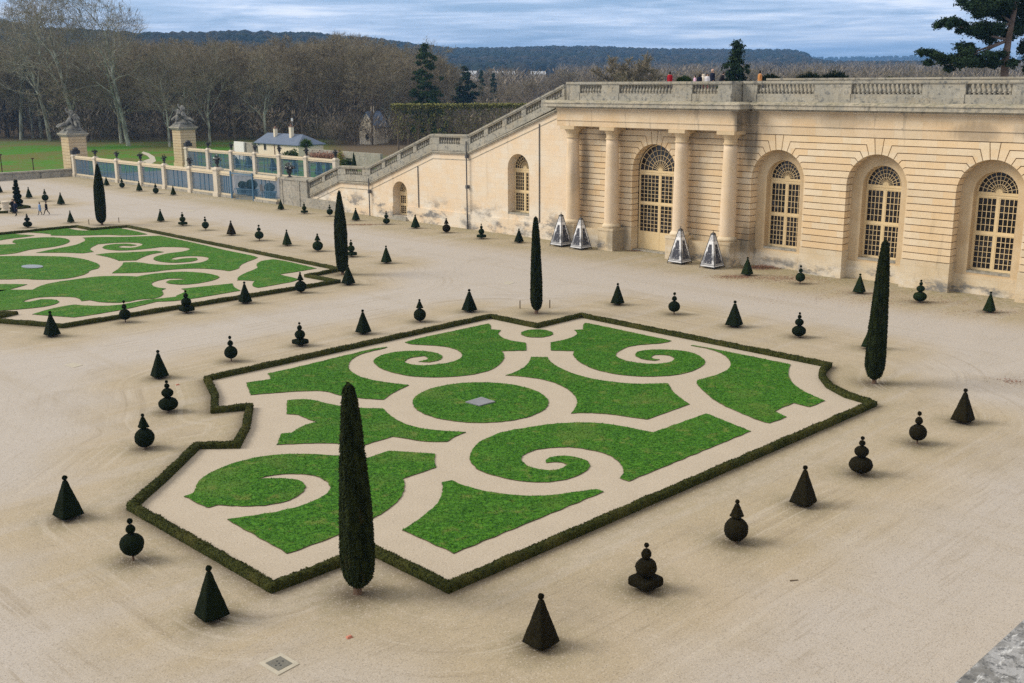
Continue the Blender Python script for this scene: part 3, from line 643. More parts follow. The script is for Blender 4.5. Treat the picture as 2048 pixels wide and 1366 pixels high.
YEWS = [
 (1082, 1293, 1187, 'pyramid', 'yew_bronze', 'dark bronze green yew pyramid with ball top, nearest to the lower picture edge'),
 (1291, 1180, 1085, 'disc', 'yew_bronze', 'bronze tinged yew with square block base, ball and drop at the front right'),
 (1471, 1086, 999, 'cone', 'yew_bronze', 'brownish yew ball carrying a cone, between the block based yew and a pyramid at right'),
 (1606, 1011, 931, 'pyramid', 'yew_bronze', 'yew pyramid halfway along the right front row, beside the four tier ball yew'),
 (1720, 950, 872, 'eggs', 'yew_bronze', 'dark yew of two flattened balls and two small balls in the right front row'),
 (1834, 889, 822, 'ball', 'yew_bronze', 'dark round yew with two small balls, second from the right front row\'s end'),
 (1925, 846, 777, 'pyramid', 'yew_bronze', 'yew pyramid with raised ball, rightmost of the right front row'),
 (425, 1238, 1131, 'pyramid', 'yew_dark', 'large dark yew pyramid left of the nearest cypress, by the front hedge'),
 (267, 1122, 1036, 'drop', 'yew_dark', 'dark drop shaped yew with two balls beside the left front hedge'),
 (138, 1037, 951, 'pyramid', 'yew_dark', 'dark yew pyramid alone on gravel near the left edge, lower half of the picture'),
 (291, 898, 827, 'cone', 'yew_dark', 'black green yew ball with cone in front of the hedge notch at left'),
 (338, 825, 760, 'eggs', 'yew_dark', 'squat dark yew of stacked balls just outside the left hedge notch'),
 (320, 757, 700, 'pyramid', 'yew_dark', 'dark yew pyramid at the left end of the back hedge row'),
 (463, 724, 671, 'ball', 'yew_dark', 'dark yew ball with two small balls behind the near bed, left part'),
 (601, 693, 644, 'disc', 'yew_dark', 'dark yew on a flat block with three balls, behind the near bed\'s long hedge'),
 (727, 669, 619, 'pyramid', 'yew_dark', 'dark yew pyramid mid way along the hedge behind the near bed'),
 (840, 645, 598, 'cone', 'yew_dark', 'dark yew ball with cone behind the near bed, beside the back corner pyramid'),
 (939, 625, 578, 'pyramid', 'yew_dark', 'dark yew pyramid by the near bed\'s back left corner, left of the slim cypress'),
 (1235, 611, 566, 'pyramid', 'yew_dark', 'dark yew pyramid right of the cypress behind the near bed'),
 (1348, 630, 584, 'ball', 'yew_dark', 'dark yew ball on a bare stem outside the bed\'s upper right hedge'),
 (1468, 655, 601, 'pyramid', 'yew_dark', 'shaggy dark yew pyramid in the middle of the row outside the upper right hedge'),
 (1597, 676, 624, 'eggs', 'yew_dark', 'dark yew of stacked flattened balls left of the right hand cypress'),
 (1741, 699, 642, 'pyramid', 'yew', 'yew pyramid almost hidden behind the right hand cypress'),
 (1494, 552, 514, 'pyramid', 'yew', 'green yew pyramid beside the rust coloured leaf pile at the rightmost column'),
 (1600, 569, 530, 'ball', 'yew', 'green yew ball with two small balls below the first arched gallery window'),
 (1718, 588, 547, 'pyramid', 'yew', 'green yew pyramid below the second arched gallery window'),
 (1839, 606, 559, 'eggs', 'yew', 'green yew of four stacked balls in front of the pier right of the cypress tip'),
 (1978, 626, 583, 'pyramid', 'yew', 'green yew pyramid below the rightmost arched gallery window'),
 (1038, 487, 457, 'pyramid', 'yew_dark', 'small dark yew pyramid just left of the cypress, under the tall stair wall window'),
 (963, 479, 447, 'disc', 'yew', 'yew on a round flat base beside the drain pipe of the stair wall'),
 (893, 467, 436, 'cone', 'yew_bronze', 'rust brown yew ball with cone along the foot of the stair wall'),
 (831, 458, 429, 'pyramid', 'yew', 'small yew pyramid just right of the low arched stair door'),
 (773, 450, 422, 'eggs', 'yew', 'small stacked ball yew just left of the low arched stair door'),
 (712, 443, 416, 'pyramid', 'yew', 'small yew pyramid right of the middle cypress tip at the stair foot'),
 (660, 434, 409, 'drop', 'yew', 'small drop shaped yew left of the middle cypress tip'),
 (609, 429, 404, 'disc', 'yew', 'small flat based yew under the lowest stair balustrade'),
 (562, 421, 399, 'pyramid', 'yew', 'small yew pyramid at the corner of the stone block beside the iron gate'),
 (347, 392, 371, 'pyramid', 'yew', 'small yew pyramid along the glass blue fence, the one nearest to the gate'),
 (312, 389, 366, 'cone', 'yew', 'small ball and cone yew in the row along the railing'),
 (279, 384, 362, 'pyramid', 'yew', 'small yew pyramid in the middle of the row along the railing'),
 (244.6, 377.5, 356, 'cone', 'yew', 'small yew with flattened ball right of the far cypress'),
 (213.5, 373, 353, 'pyramid', 'yew', 'small yew pyramid directly beside the tip of the far cypress'),
 (122.5, 411, 385, 'pyramid', 'yew', 'yew pyramid right of the two strolling people at the far left'),
 (91, 404, 378, 'cone', 'yew', 'ball and cone yew right behind the two strolling people'),
 (58.5, 398, 374, 'pyramid', 'yew', 'yew pyramid right of the tall tiered topiary at the far left'),
 (0, 387, 366, 'pyramid', 'yew_dark', 'yew pyramid cut by the left picture edge near the low wall'),
 (28, 427, 400, 'pyramid', 'yew_dark', 'yew pyramid behind the dark dressed couple at the far left'),
 (56, 457, 427, 'eggs', 'yew_dark', 'stacked ball yew at the back edge of the second bed, in front of the couple'),
 (142, 447, 421, 'pyramid', 'yew', 'yew pyramid at the back hedge of the second bed, left of the far cypress'),
 (322, 445, 418, 'pyramid', 'yew', 'yew pyramid right of the far cypress, first of the row along the second bed'),
 (366, 453, 424, 'disc', 'yew', 'flat based yew, second in the row along the second bed'),
 (411.5, 462, 433, 'drop', 'yew', 'drop shaped yew between the flat based yew and the bronze pyramid'),
 (463, 472, 441, 'pyramid', 'yew_bronze', 'bronze brown yew pyramid along the second bed'),
 (519, 483, 449, 'ball', 'yew', 'yew with large ball and two small ones right of the bronze pyramid'),
 (574.5, 493, 459, 'pyramid', 'yew', 'yew pyramid between two ball yews right of the second bed'),
 (636, 504, 467, 'cone', 'yew', 'ball and cone yew just left of the middle cypress'),
 (703, 515, 479, 'disc', 'yew', 'flat based stacked yew half hidden at the right side of the middle cypress'),
 (773, 528, 491, 'pyramid', 'yew', 'yew pyramid alone right of the middle cypress'),
 (697, 571, 529, 'pyramid', 'yew_dark', 'dark yew pyramid touching the foot of the middle cypress'),
 (602, 587, 544, 'cone', 'yew_dark', 'dark ball and cone yew in front of the heart shaped lawn'),
 (491, 608, 563, 'pyramid', 'yew_dark', 'dark yew pyramid at the front hedge of the second bed'),
 (374, 627, 580, 'disc', 'yew_dark', 'dark yew with block base at the front hedge of the second bed'),
 (251, 646, 600, 'ball', 'yew_dark', 'dark yew ball with two small balls at the front hedge of the second bed'),
 (105, 674, 622, 'pyramid', 'yew_dark', 'tall dark yew pyramid at the left front corner of the second bed'),
]
SPOTS = []
for i, (x, y, yt, kind, mat, label) in enumerate(YEWS):
    X, Y = gp(x, y-1.5); h = hgt(X, Y, yt)
    t, new = yew_proto(kind, mat)
    if not new: t = copy_tree(t)
    t['label'] = label; t.location = (X, Y, 0); q = 1+.06*math.sin(i*2.3)
    t.scale = (h*q, h*q, h); t.rotation_euler.z = R(4*math.sin(i*5.1)) if kind in ('pyramid', 'cone', 'disc') else i*.7
    SPOTS.append((X, Y, h))

# ------------------------------------------------------------------ cypresses
def cypress(label, x, y, ytop, wpx, prof, seed, lean=0):
    X, Y = gp(x, y-2); h = hgt(X, Y, ytop); r = wpx*.485/pxm(X, Y, h*.35)
    t = thing('cypress', label, 'tree', (X, Y, 0), 0, 'clipped column cypresses at the bed corners')
    MB().tube((0, 0, -.02), (0, 0, .6), .13, .10, 8).tube((.09, .03, -.02), (.05, .02, .4), .06, .05, 6).tube((-.1, .04, -.02), (-.05, .02, .4), .05, .05, 6).build('trunk', 'bark_yew', t)
    m = 46; ts = np.linspace(0, 1, m); pr = [(r*float(np.interp(q, [p[0] for p in prof], [p[1] for p in prof])), .22+(h-.22)*q) for q in ts]
    V, F = lathe_np(pr, 40); th = np.arctan2(V[:, 1], V[:, 0]); zr = V[:, 2]/h
    rad = 1+.06*np.sin(th*5+zr*3+seed)+.045*np.sin(th*13+zr*8+seed*2)+.05*fnoise(V*np.array([1.5, 1.5, .45]), 2.0, seed)+.03*fnoise(V*np.array([3, 3, .8]), 3.0, seed)
    V[:, :2] *= rad[:, None]; V[:, 0] += .10*np.sin(zr*3+seed)*r; V[:, 1] += .08*np.sin(zr*2.2+seed*3)*r
    rng = np.random.default_rng(seed); n = int(4200*h); P, N = surf_sample(V, F, n, rng)
    N = N+np.array([0, 0, .7]); N /= np.linalg.norm(N, axis=1, keepdims=True); LV, LF = leaves(P, N, .075, rng, .02, .3)
    T = np.concatenate([F[:, :3], F[:, [0, 2, 3]]])
    npmesh('crown', np.concatenate([V, LV]), np.concatenate([T, LF+len(V)]), 'cypress_green', t)
    SPOTS.append((X, Y, 2.2))
round_top = [(0, .12), (.01, .45), (.05, .80), (.10, .97), (.2, 1), (.35, .95), (.55, .80), (.75, .62), (.88, .48), (.95, .36), (.98, .26), (1, .02)]
point_top = [(0, .12), (.02, .5), (.06, .82), (.12, .93), (.3, 1), (.5, 1.0), (.65, .88), (.78, .62), (.9, .38), (.97, .22), (1, .03)]
cypress('nearest and largest column cypress, in front of the near bed\'s corner', 716, 1189, 765, 66, round_top, 1)
cypress('slim cypress with rounded tip between the near bed and the portico', 1073, 629, 433, 23, round_top, 2)
cypress('tall leaning cypress at the right, its tip over a gallery window', 1748, 769, 479, 37, round_top, 3)
cypress('dark pointed cypress at the right tip of the second bed', 685.5, 551, 381, 24, point_top, 4)
cypress('bright green pointed cypress at the far end of the second bed', 204.5, 452, 327, 20.5, point_top, 5)
# tall tiered topiary far left
X, Y = gp(37, 416.5); h = hgt(X, Y, 360); t = thing('tiered_yew', 'tall irregular tiered topiary behind the dark dressed couple', 'topiary', (X, Y, 0))
MB().tube((0, 0, 0), (0, 0, h*.9), .12, .04, 7).build('trunk', 'bark_yew', t)
pv = []
for k, (z0, z1, rr) in enumerate([(0, .16, 1.0), (.17, .34, .92), (.35, .5, .82), (.51, .64, .72), (.65, .76, .6), (.78, .87, .4), (.9, 1.0, .34)]):
    V, F = lathe_np(egg(rr*h*.165, (z0+z1)/2*h, (z1-z0)*h*.56, 11), 18); leafy('clipped_tier', V, F, 'yew_dark', t, .12, 2.2, 500, .12, seed=k+40)

# ------------------------------------------------------------------ gravel court with its worn, mossy and dirty places and painted contact shadow
nx, ny = 200, 456
gx = np.linspace(.3, 77.5, nx); gy = np.linspace(-4, 179, ny); GX, GY = np.meshgrid(gx, gy, indexing='ij')
P2 = np.stack([GX.ravel(), GY.ravel()], 1)
def segdist(P, path, closed):
    d = np.full(len(P), 1e9); pts = list(path)+([path[0]] if closed else [])
    for a, b in zip(pts[:-1], pts[1:]):
        a = np.array(a); b = np.array(b); ab = b-a; t = np.clip(((P-a)@ab)/(ab@ab+1e-9), 0, 1)
        d = np.minimum(d, np.linalg.norm(P-a-t[:, None]*ab, axis=1))
    return d
dh = np.minimum(segdist(P2, hedge_main, True), segdist(P2, hedge_far, False))
dt = np.full(len(P2), 1e9)
moss = np.exp(-(dh/1.9)**2)*.4; dirt_shade = np.exp(-(dh/.5)**2)*.8
for X, Y, h in SPOTS:
    q = np.hypot(P2[:, 0]-X, P2[:, 1]-Y); dt = np.minimum(dt, q)
    moss = np.maximum(moss, np.exp(-(q/(.75*h))**2)*.8); dirt_shade = np.maximum(dirt_shade, np.exp(-(q/(.33*h+.15))**2)*1.0)
wallx = np.where(P2[:, 1] < 68, 74.6, 74.0)
dw = np.maximum(wallx-P2[:, 0], 0)
moss = np.maximum(moss, np.exp(-(dw/2.6)**2)*np.where(P2[:, 1] < 125, .95, .85))
moss = np.maximum(moss, np.exp(-((dw-4.5)/1.8)**2)*.45)
row = np.minimum(np.minimum(dh/3.2, dt/2.6), dw/5)
wear = np.clip((row-.9)/1.0, 0, 1)*.9
rake = np.clip((24-P2[:, 1])/2, 0, 1)*np.clip((P2[:, 1]-6)/6, 0, 1)
j, i = np.meshgrid(np.arange(nx-1), np.arange(ny-1), indexing='ij'); a = j*ny+i
F = np.stack([a, a+ny, a+ny+1, a+1], -1).reshape(-1, 4)
structure(npmesh('gravel_court', np.c_[P2, np.zeros(len(P2))], F, 'gravel', attrs=dict(bedline=np.minimum(dh, 30), moss=moss, dirt_shade=dirt_shade, wear=wear, rake=rake)))
# ------------------------------------------------------------------ the long gallery
XW = 75.0; ZP = 2.10; CH = .507; SPR = ZP+10*CH; ZTOP = ZP+17*CH
ARCH = [(58.05, 2.35), (45.72, 2.35), (37.37, 2.35), (29.02, 2.35), (20.67, 2.35)]
YL, YR = 67.95, 15.0
gal = thing('orangery_building', 'long cream stone gallery with tall arched windows, columned portico and balustraded terrace above', 'building', (XW, 40, 0))
gal.location = (0, 0, 0)
def inset(poly, d):
    n = len(poly); out = []
    for i in range(n):
        a, b, c = np.array(poly[i-1]), np.array(poly[i]), np.array(poly[(i+1) % n])
        u = (b-a)/(np.linalg.norm(b-a)+1e-9); v = (c-b)/(np.linalg.norm(c-b)+1e-9)
        n1 = np.array([-u[1], u[0]]); n2 = np.array([-v[1], v[0]]); k = 1+n1@n2
        out.append(tuple(b+(n1+n2)*d/max(k, .35)))
    return out
ANG = {10: 90, 11: 78, 12: 66, 13: 54, 14: 42, 15: 30, 16: 18, 17: 6}
def side_pts(c, r, sg, k, grow=0.0):
    """boundary of course k at the arch c, on its sg side, from lower joint to upper joint"""
    z0, z1 = ZP+k*CH, ZP+(k+1)*CH; r = r+grow
    if k < 10: return [(c+sg*r, z0), (c+sg*r, z1)]
    a0, a1 = R(ANG[k]), R(ANG[k+1]); pts = []
    def bend(a, z): return (c+sg*math.tan(a)*(z-SPR), z)
    if k > 10 and math.tan(a0)*(z0-SPR) > r*math.sin(a0)+.02: pts.append(bend(a0, z0))
    for q in range(5):
        a = a0+(a1-a0)*q/4; pts.append((c+sg*r*math.sin(a), SPR+r*math.cos(a)))
    pts.append(bend(a1, z1))
    return pts
def courses(grow=0.0):
    """every ashlar course of every pier as a polygon in (y, z), counter-clockwise seen from -X mirrored later"""
    spans = []; edges = [(YL, None)]+[(c, r) for c, r in ARCH]+[(YR, None)]
    for (ca, ra), (cb, rb) in zip(edges[:-1], edges[1:]):
        for k in range(17):
            z0, z1 = ZP+k*CH, ZP+(k+1)*CH
            A = side_pts(ca, ra, -1, k, grow) if ra else [(ca, z0), (ca, z1)]
            B = side_pts(cb, rb, +1, k, grow) if rb else [(cb, z0), (cb, z1)]
            spans.append(A+B[::-1])
    for c, r in ARCH:
        r = r+grow; a = R(6); spans.append([(c-math.tan(a)*(ZTOP-SPR), ZTOP)]+[(c+r*math.sin(q), SPR+r*math.cos(q)) for q in (-a, 0, a)]+[(c+math.tan(a)*(ZTOP-SPR), ZTOP)])
    return spans
def area(p): return sum(a[0]*b[1]-b[0]*a[1] for a, b in zip(p, p[1:]+p[:1]))/2
RV = .92                                   # depth of the jointed reveal
mb = MB(); rnd = random.Random(3)
for poly in courses():
    if area(poly) < 0: poly = poly[::-1]
    y0, y1 = min(p[0] for p in poly), max(p[0] for p in poly)
    # break long courses into stones of different tone (flush butt joints)
    mb.wall([inset(poly, .033)], XW, XW+RV, rnd.choice([.0, .08, .2, .35, .5, .12])*rnd.random())
mb.build('rusticated_wall', 'stone_facade', gal); fixn(gal.children[-1].data)
mb = MB()
for poly in courses(.09):
    if area(poly) < 0: poly = poly[::-1]
    mb.wall([poly], XW+.09, XW+RV-.03)
o = mb.build('joint_backing', 'stone_groove', gal); fixn(o.data)
# smooth niche walls with the window openings
def archloop(c, r, z0, spr, n=14):
    return [(c+r, z0), (c+r, spr)]+[(c+r*math.cos(math.pi*i/n), spr+r*math.sin(math.pi*i/n)) for i in range(1, n)]+[(c-r, spr), (c-r, z0)]
mb = MB(); WR = 1.52; SILL = 1.62; XN = XW+RV; XWIN = XN+.62
for c, r in ARCH[1:]:
    out = archloop(c, r+.3, 0.0, SPR)
    mb.wall([out, archloop(c, WR, SILL, SPR)], XN, XN+.75)
c, r = ARCH[0]
o = mb.build('window_niche_wall', 'stone_smooth', gal); fixn(o.data)
# plinth piers
mb = MB()
edges = [(YL, 0)]+ARCH+[(YR, 0)]
for (ca, ra), (cb, rb) in zip(edges[:-1], edges[1:]):
    MB().box(XW-.05, XW+RV-.004, cb+rb-.0, ca-ra+.0, -.05, ZP-.04).box(XW+.09, XW+RV-.006, cb+rb+.05, ca-ra-.05, ZP-.04, ZP+.05).build('plinth', 'stone_base', gal)
for c, r in ARCH[1:]: MB().box(XN-.10, XN-.004, c-r+.003, c+r-.003, -.05, SILL-.28).build('apron', 'stone_base', gal)
for c, r in ARCH[1:]: MB().box(XN-.02, XWIN+.1, c-WR+.004, c+WR-.004, SILL-.12, SILL+.02).build('window_sill', 'stone_old', gal)
# upper band, string, frieze, cornice (main run and portico run)
def run(mat_by_layer, x, y0, y1):
    pass
mb = MB()
mb.box(XW+.004, XW+1.2, YR, 49.0, ZTOP+.03, 11.40); mb.box(XW-.07, XW+1.2, YR, 49.0, 11.40, 11.52); mb.box(XW+.01, XW+1.2, YR, 49.0, 11.52, 12.42)
mb.box(XW-.10, XW+1.2, YR, 49.0, 12.42, 12.55)
XP = 73.55; PY0, PY1 = 48.75, 68.25
mb.box(XP, XW+1.2, PY0, PY1, 10.95, 11.44); mb.box(XP-.07, XW+1.2, PY0-.07, PY1, 11.44, 11.56); mb.box(XP+.01, XW+1.2, PY0+.01, PY1, 11.56, 12.42); mb.box(XP-.11, XW+1.2, PY0-.11, PY1, 12.42, 12.55)
mb.box(XW+.1, XW+1.2, PY0, YL, ZTOP, 10.95)
mb.build('entablature', 'stone_entablature', gal)
mb = MB()
for x, y0, y1 in ((XW, YR, 48.2), (XP, PY0, 69.4)):
    e = 0 if x == XW else 1
    mb.box(x-.22, XW+1.2, y0-.22*e, y1, 12.55, 12.68); mb.box(x-.62, XW+1.2, y0-.62*e, y1, 12.68, 13.0); mb.box(x-.70, XW+1.2, y0-.70*e, y1, 13.0, 13.08)
    a, b = x-.70, y0-.70*e
    mb.add([(a, b, 13.08), (XW+1.2, b, 13.08), (XW+1.2, y1, 13.08), (a, y1, 13.08), (a+.5, b+.5*e, 13.24), (XW+1.2, b+.5*e, 13.24), (XW+1.2, y1, 13.24), (a+.5, y1, 13.24)],
           [(4, 5, 6, 7), (0, 1, 5, 4), (1, 2, 6, 5), (2, 3, 7, 6), (3, 0, 4, 7)])
mb.build('cornice', 'stone_cornice', gal)
# terrace body behind the front (keeps the halls dark)
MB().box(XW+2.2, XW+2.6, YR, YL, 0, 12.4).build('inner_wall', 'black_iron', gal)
# columns
PX = 74.12
def column(y):
    mb = MB()
    prof = [(.80, 2.02), (.84, 2.10), (.84, 2.20), (.78, 2.30), (.70, 2.34), (.665, 2.42)]
    c = MB().lathe(PX, y, prof, 28).build('column_base', 'stone_base', None, True)
    sh = [(.64, 2.40)]+[(.64-.09*max(0, (q-.3)/.7)**1.3, 2.42+q*(9.86-2.42)) for q in np.linspace(0, 1, 16)]
    s = MB().lathe(PX, y, sh, 30).build('column_shaft', 'stone_column', None, True)
    cap = [(.55, 9.86), (.62, 9.88), (.62, 9.96), (.55, 9.99), (.55, 10.28), (.60, 10.30), (.60, 10.36), (.66, 10.42), (.76, 10.58), (.80, 10.64), (.80, 10.66)]
    k = MB().lathe(PX, y, cap, 28).box(PX-.84, PX+.84, y-.84, y+.84, 10.66, 10.945).build('column_capital', 'stone_smooth', None)
    return c, s, k
for y in (66.75, 62.05, 54.45, 49.62):
    root = bpy.data.objects.new('column', None); COL.objects.link(root); root.parent = gal
    for q in column(y): q.parent = root
    MB().box(73.30, XW-.052, y-.86, y+.86, -.05, 1.78).box(73.26, XW-.052, y-.90, y+.90, 1.78, 2.02).build('pedestal', 'stone_base', root)
for a, b in ((62.95, 65.85), (50.56, 53.55)): MB().box(74.25, XW-.053, a, b, -.05, 1.66).build('portico_plinth', 'stone_base', gal)

# ------------------------------------------------------------------ windows
def bars_window(name, c, r, z0, spr, x, parent, door=False, leaves_=2, half=None, mull=(5, 4), midz=None):
    """timber window: frame part with dark panes behind; half keeps everything inside the arch"""
    fr = MB(); d = .09; w = .085
    arc = archloop(c, r, z0, spr, 18); inn = archloop(c, r-w, z0+w, spr, 18)
    fr.wall([arc, inn], x, x+d+.05)
    tz = spr-.34                                      # transom under the fanlight
    fr.box(x-.03, x+d, c-r+w, c+r-w, tz, spr+.02); fr.box(x-.07, x+d, c-r+w-.06, c+r-w+.06, tz+.17, tz+.24)
    fr.box(x-.015, x+d, c-.07, c+.07, z0+w, tz)
    # fanlight: hub, rings and rays
    R0 = r-w
    hub = [(c+.24*math.cos(math.pi*i/8), spr+.02+.24*math.sin(math.pi*i/8)) for i in range(9)]
    fr.wall([hub], x-.01, x+d)
    for q in (.40, .60, .80, .985):
        a = [(c+(R0*q+.018)*math.cos(math.pi*i/20), spr+.02+(R0*q+.018)*math.sin(math.pi*i/20)) for i in range(21)]
        b = [(c+(R0*q-.018)*math.cos(math.pi*i/20), spr+.02+(R0*q-.018)*math.sin(math.pi*i/20)) for i in range(20, -1, -1)]
        if q < .98: fr.wall([a+b], x+.012, x+d)
    for i in range(1, 12):
        t = math.pi*i/12; ux, uz = math.cos(t), math.sin(t); px_, pz = -uz*.017, ux*.017
        a, b = .22, R0-.005
        fr.wall([[(c+ux*a+px_, spr+.02+uz*a+pz), (c+ux*a-px_, spr+.02+uz*a-pz), (c+ux*b-px_, spr+.02+uz*b-pz), (c+ux*b+px_, spr+.02+uz*b+pz)]], x+.016, x+d-.01)
    # casements
    zb = z0+w; mz = midz or zb+(tz-zb)*.5
    fr.box(x-.02, x+d, c-R0, c+R0, mz-.08, mz+.08)
    cols = mull[1]
    for sg in (-1, 1):
        y0, y1 = (c+.07, c+R0) if sg > 0 else (c-R0, c-.07)
        for za, zc in ((zb, mz-.08), (mz+.08, tz)):
            if door and za == zb:
                fr.box(x+.0, x+d, y0, y1, za, za+1.45); za = za+1.45
            s = .075
            fr.box(x+.0, x+d, y0, y0+s, za, zc); fr.box(x+.0, x+d, y1-s, y1, za, zc); fr.box(x+.004, x+d, y0+s, y1-s, za, za+s); fr.box(x+.004, x+d, y0+s, y1-s, zc-s, zc)
            rows = 7 if door else (6 if zc < tz else 5) if r > 1.4 else 5 if r > 1.3 else 4
            for i in range(1, cols): q = y0+s+(y1-y0-2*s)*i/cols; fr.box(x+.012, x+d, q-.018, q+.018, za+s, zc-s)
            for i in range(1, rows): q = za+s+(zc-za-2*s)*i/rows; fr.box(x+.018, x+d-.004, y0+s, y1-s, q-.016, q+.016)
    win = fr.build(name, 'painted_frame', parent); fixn(win.data)
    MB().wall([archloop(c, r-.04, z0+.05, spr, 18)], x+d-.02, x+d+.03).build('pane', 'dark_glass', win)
    return win
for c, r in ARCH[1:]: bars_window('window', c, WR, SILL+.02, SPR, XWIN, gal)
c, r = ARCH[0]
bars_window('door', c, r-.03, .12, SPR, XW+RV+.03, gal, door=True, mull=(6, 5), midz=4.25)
MB().box(XW+.2, XW+RV+.3, c-r+.004, c+r-.004, -.05, .12).build('doorstep', 'stone_old', gal)

# ------------------------------------------------------------------ balustrades
BAL = [(.085, 0), (.085, .06), (.055, .075), (.075, .11), (.115, .20), (.118, .27), (.09, .36), (.055, .48), (.047, .55), (.06, .585), (.05, .60), (.062, .64), (.08, .68), (.08, .74)]
bal_me = MB().lathe(0, 0, BAL, 9).build('baluster', 'stone_balustrade', None, True); bal_data = bal_me.data; bpy.data.objects.remove(bal_me)
def baluster(parent, x, y, z, s=1.0):
    o = bpy.data.objects.new('baluster', bal_data); COL.objects.link(o); o.parent = parent; o.location = (x, y, z); o.scale = (s*1.32, s*1.32, s); return o
ZB = 13.24; ZR0, ZR1 = 14.58, 14.84
tb = thing('terrace_balustrade', 'weathered grey stone balustrade along the top of the gallery and portico', 'balustrade')
xf = XW-.02; xq = XP-.02
pl = MB(); rl = MB(); pr = MB()
def straight(x, y0, y1, dies):
    """level balustrade with its face on X=x; dies = solid spans between the open bays"""
    pl.box(x, x+.5, y0, y1, ZB-.02, ZB+.62); rl.box(x-.07, x+.57, y0-.0, y1, ZR0, ZR0+.07); rl.box(x-.12, x+.62, y0-.0, y1, ZR0+.07, ZR1-.05); rl.box(x-.08, x+.58, y0, y1, ZR1-.05, ZR1)
    dies = sorted(dies); bays = []
    for (a, b) in dies: MB().box(x-.03, x+.53, a, b, ZB+.62, ZR0).box(x-.05, x+.4, a+.06, b-.06, ZB, ZB+.62).build('pier', 'stone_balustrade', tb)
    for (a, b), (c, d) in zip(dies[:-1], dies[1:]):
        n = max(2, round((c-b)/.335))
        for i in range(n): baluster(tb, x+.25, b+(c-b)*(i+.5)/n, ZB+.62, (ZR0-ZB-.62)/.74)
YY = lambda px_, X: onx(px_, 178, X)[0]
m = [YY(q, xf) for q in (1466, 1515, 1629, 1703, 1845, 1932, 2025)]
q = [YY(v, xq) for v in (1133.6, 1160, 1204, 1238.6, 1346, 1385, 1437, 1464)]
straight(xf, YR, q[7]-.06, [(m[1], q[7]-.06), (m[3], m[2]), (m[5], m[4]), (m[6]-2.6, m[6]), (18.2, 20.4), (YR, YR+.4)])
q = [YY(v, xq) for v in (1133.6, 1160, 1204, 1238.6, 1346, 1385, 1437, 1464)]
straight(xq, q[7], q[0], [(q[1], q[0]), (q[3], q[2]), (q[5], q[4]), (q[7], q[6])])
MB().box(xq+.531, xf+.5, q[7]+.003, q[7]+.5, ZB, ZR0-.003).build('pier', 'stone_balustrade', tb); rl.box(xq+.62, xf+.57, q[7]-.06, q[7]+.56, ZR0+.003, ZR1-.003)
pl.build('plinth', 'stone_balustrade', tb); rl.build('rail', 'stone_balustrade', tb)
# parapet further back on the terrace
MB().box(79.6, 80.2, YR, 50.0, 13.95, 14.90).box(79.5, 80.3, YR, 50.0, 14.90, 15.04).build('terrace_parapet', 'stone_balustrade')
tag(bpy.context.scene.objects['terrace_parapet'], 'second low stone parapet seen just above the gallery balustrade, behind the person in tan', 'parapet')
structure(MB().box(XW+.5, 150, YR, YL, 12.4, 13.98).build('terrace', 'paving'))

# ------------------------------------------------------------------ stair wall with its ramped balustrades
XS = 74.72
sw = thing('stair_wall', 'tall sloping stone stair wall left of the portico, with stained foot, arched door and window', 'wall')
prof_str = [(67.6, 12.75), (81.6, 7.70), (87.3, 7.60), (98.5, 3.55), (104.2, 3.45), (110.3, 1.35)]
outer = [(67.6, -.05)]+[(110.6, -.05), (110.6, 1.25)]+prof_str[::-1][1:]
outer = [(67.6, -.05), (110.6, -.05), (110.6, 1.25), (104.2, 3.45), (98.5, 3.55), (87.3, 7.60), (81.6, 7.70), (67.6, 12.75)]
WA = (74.5, 1.48, 2.2, 6.55); DB = (93.05, 1.27, .42, 2.98)
mb = MB(); mb.wall([outer, archloop(WA[0], WA[1], WA[2], WA[3]), archloop(DB[0], DB[1], DB[2], DB[3])], XS, XS+1.15)
o = mb.build('wall_face', 'stone_stairwall', sw); fixn(o.data)
mb = MB()
for y0, y1, z in ((67.6, WA[0]-WA[1]-.004, 1.55), (WA[0]-WA[1]+.0, WA[0]+WA[1], 1.55), (WA[0]+WA[1]+.004, 81.7, 1.52), (81.9, DB[0]-DB[1], 1.60), (DB[0]+DB[1], 98.0, 1.45)): MB().box(XS-.10, XS-.002, y0, y1, -.05, z).build('plinth', 'stone_stairwall', sw)
MB().box(XS-.5, XS+.3, DB[0]-1.5, DB[0]+1.5, -.05, .16).box(XS-.22, XS+1.1, DB[0]-1.26, DB[0]+1.26, .16, .40).build('door_step', 'stone_old', sw)
MB().box(XS-.02, XS+1.1, WA[0]-WA[1]+.01, WA[0]+WA[1]-.01, WA[2]-.12, WA[2]+.02).build('window_sill', 'stone_old', sw)
bars_window('window', WA[0], WA[1]-.02, WA[2]+.02, WA[3], XS+.95, sw)
bars_window('door', DB[0], DB[1]-.02, DB[2], DB[3], XS+.95, sw, mull=(4, 3))
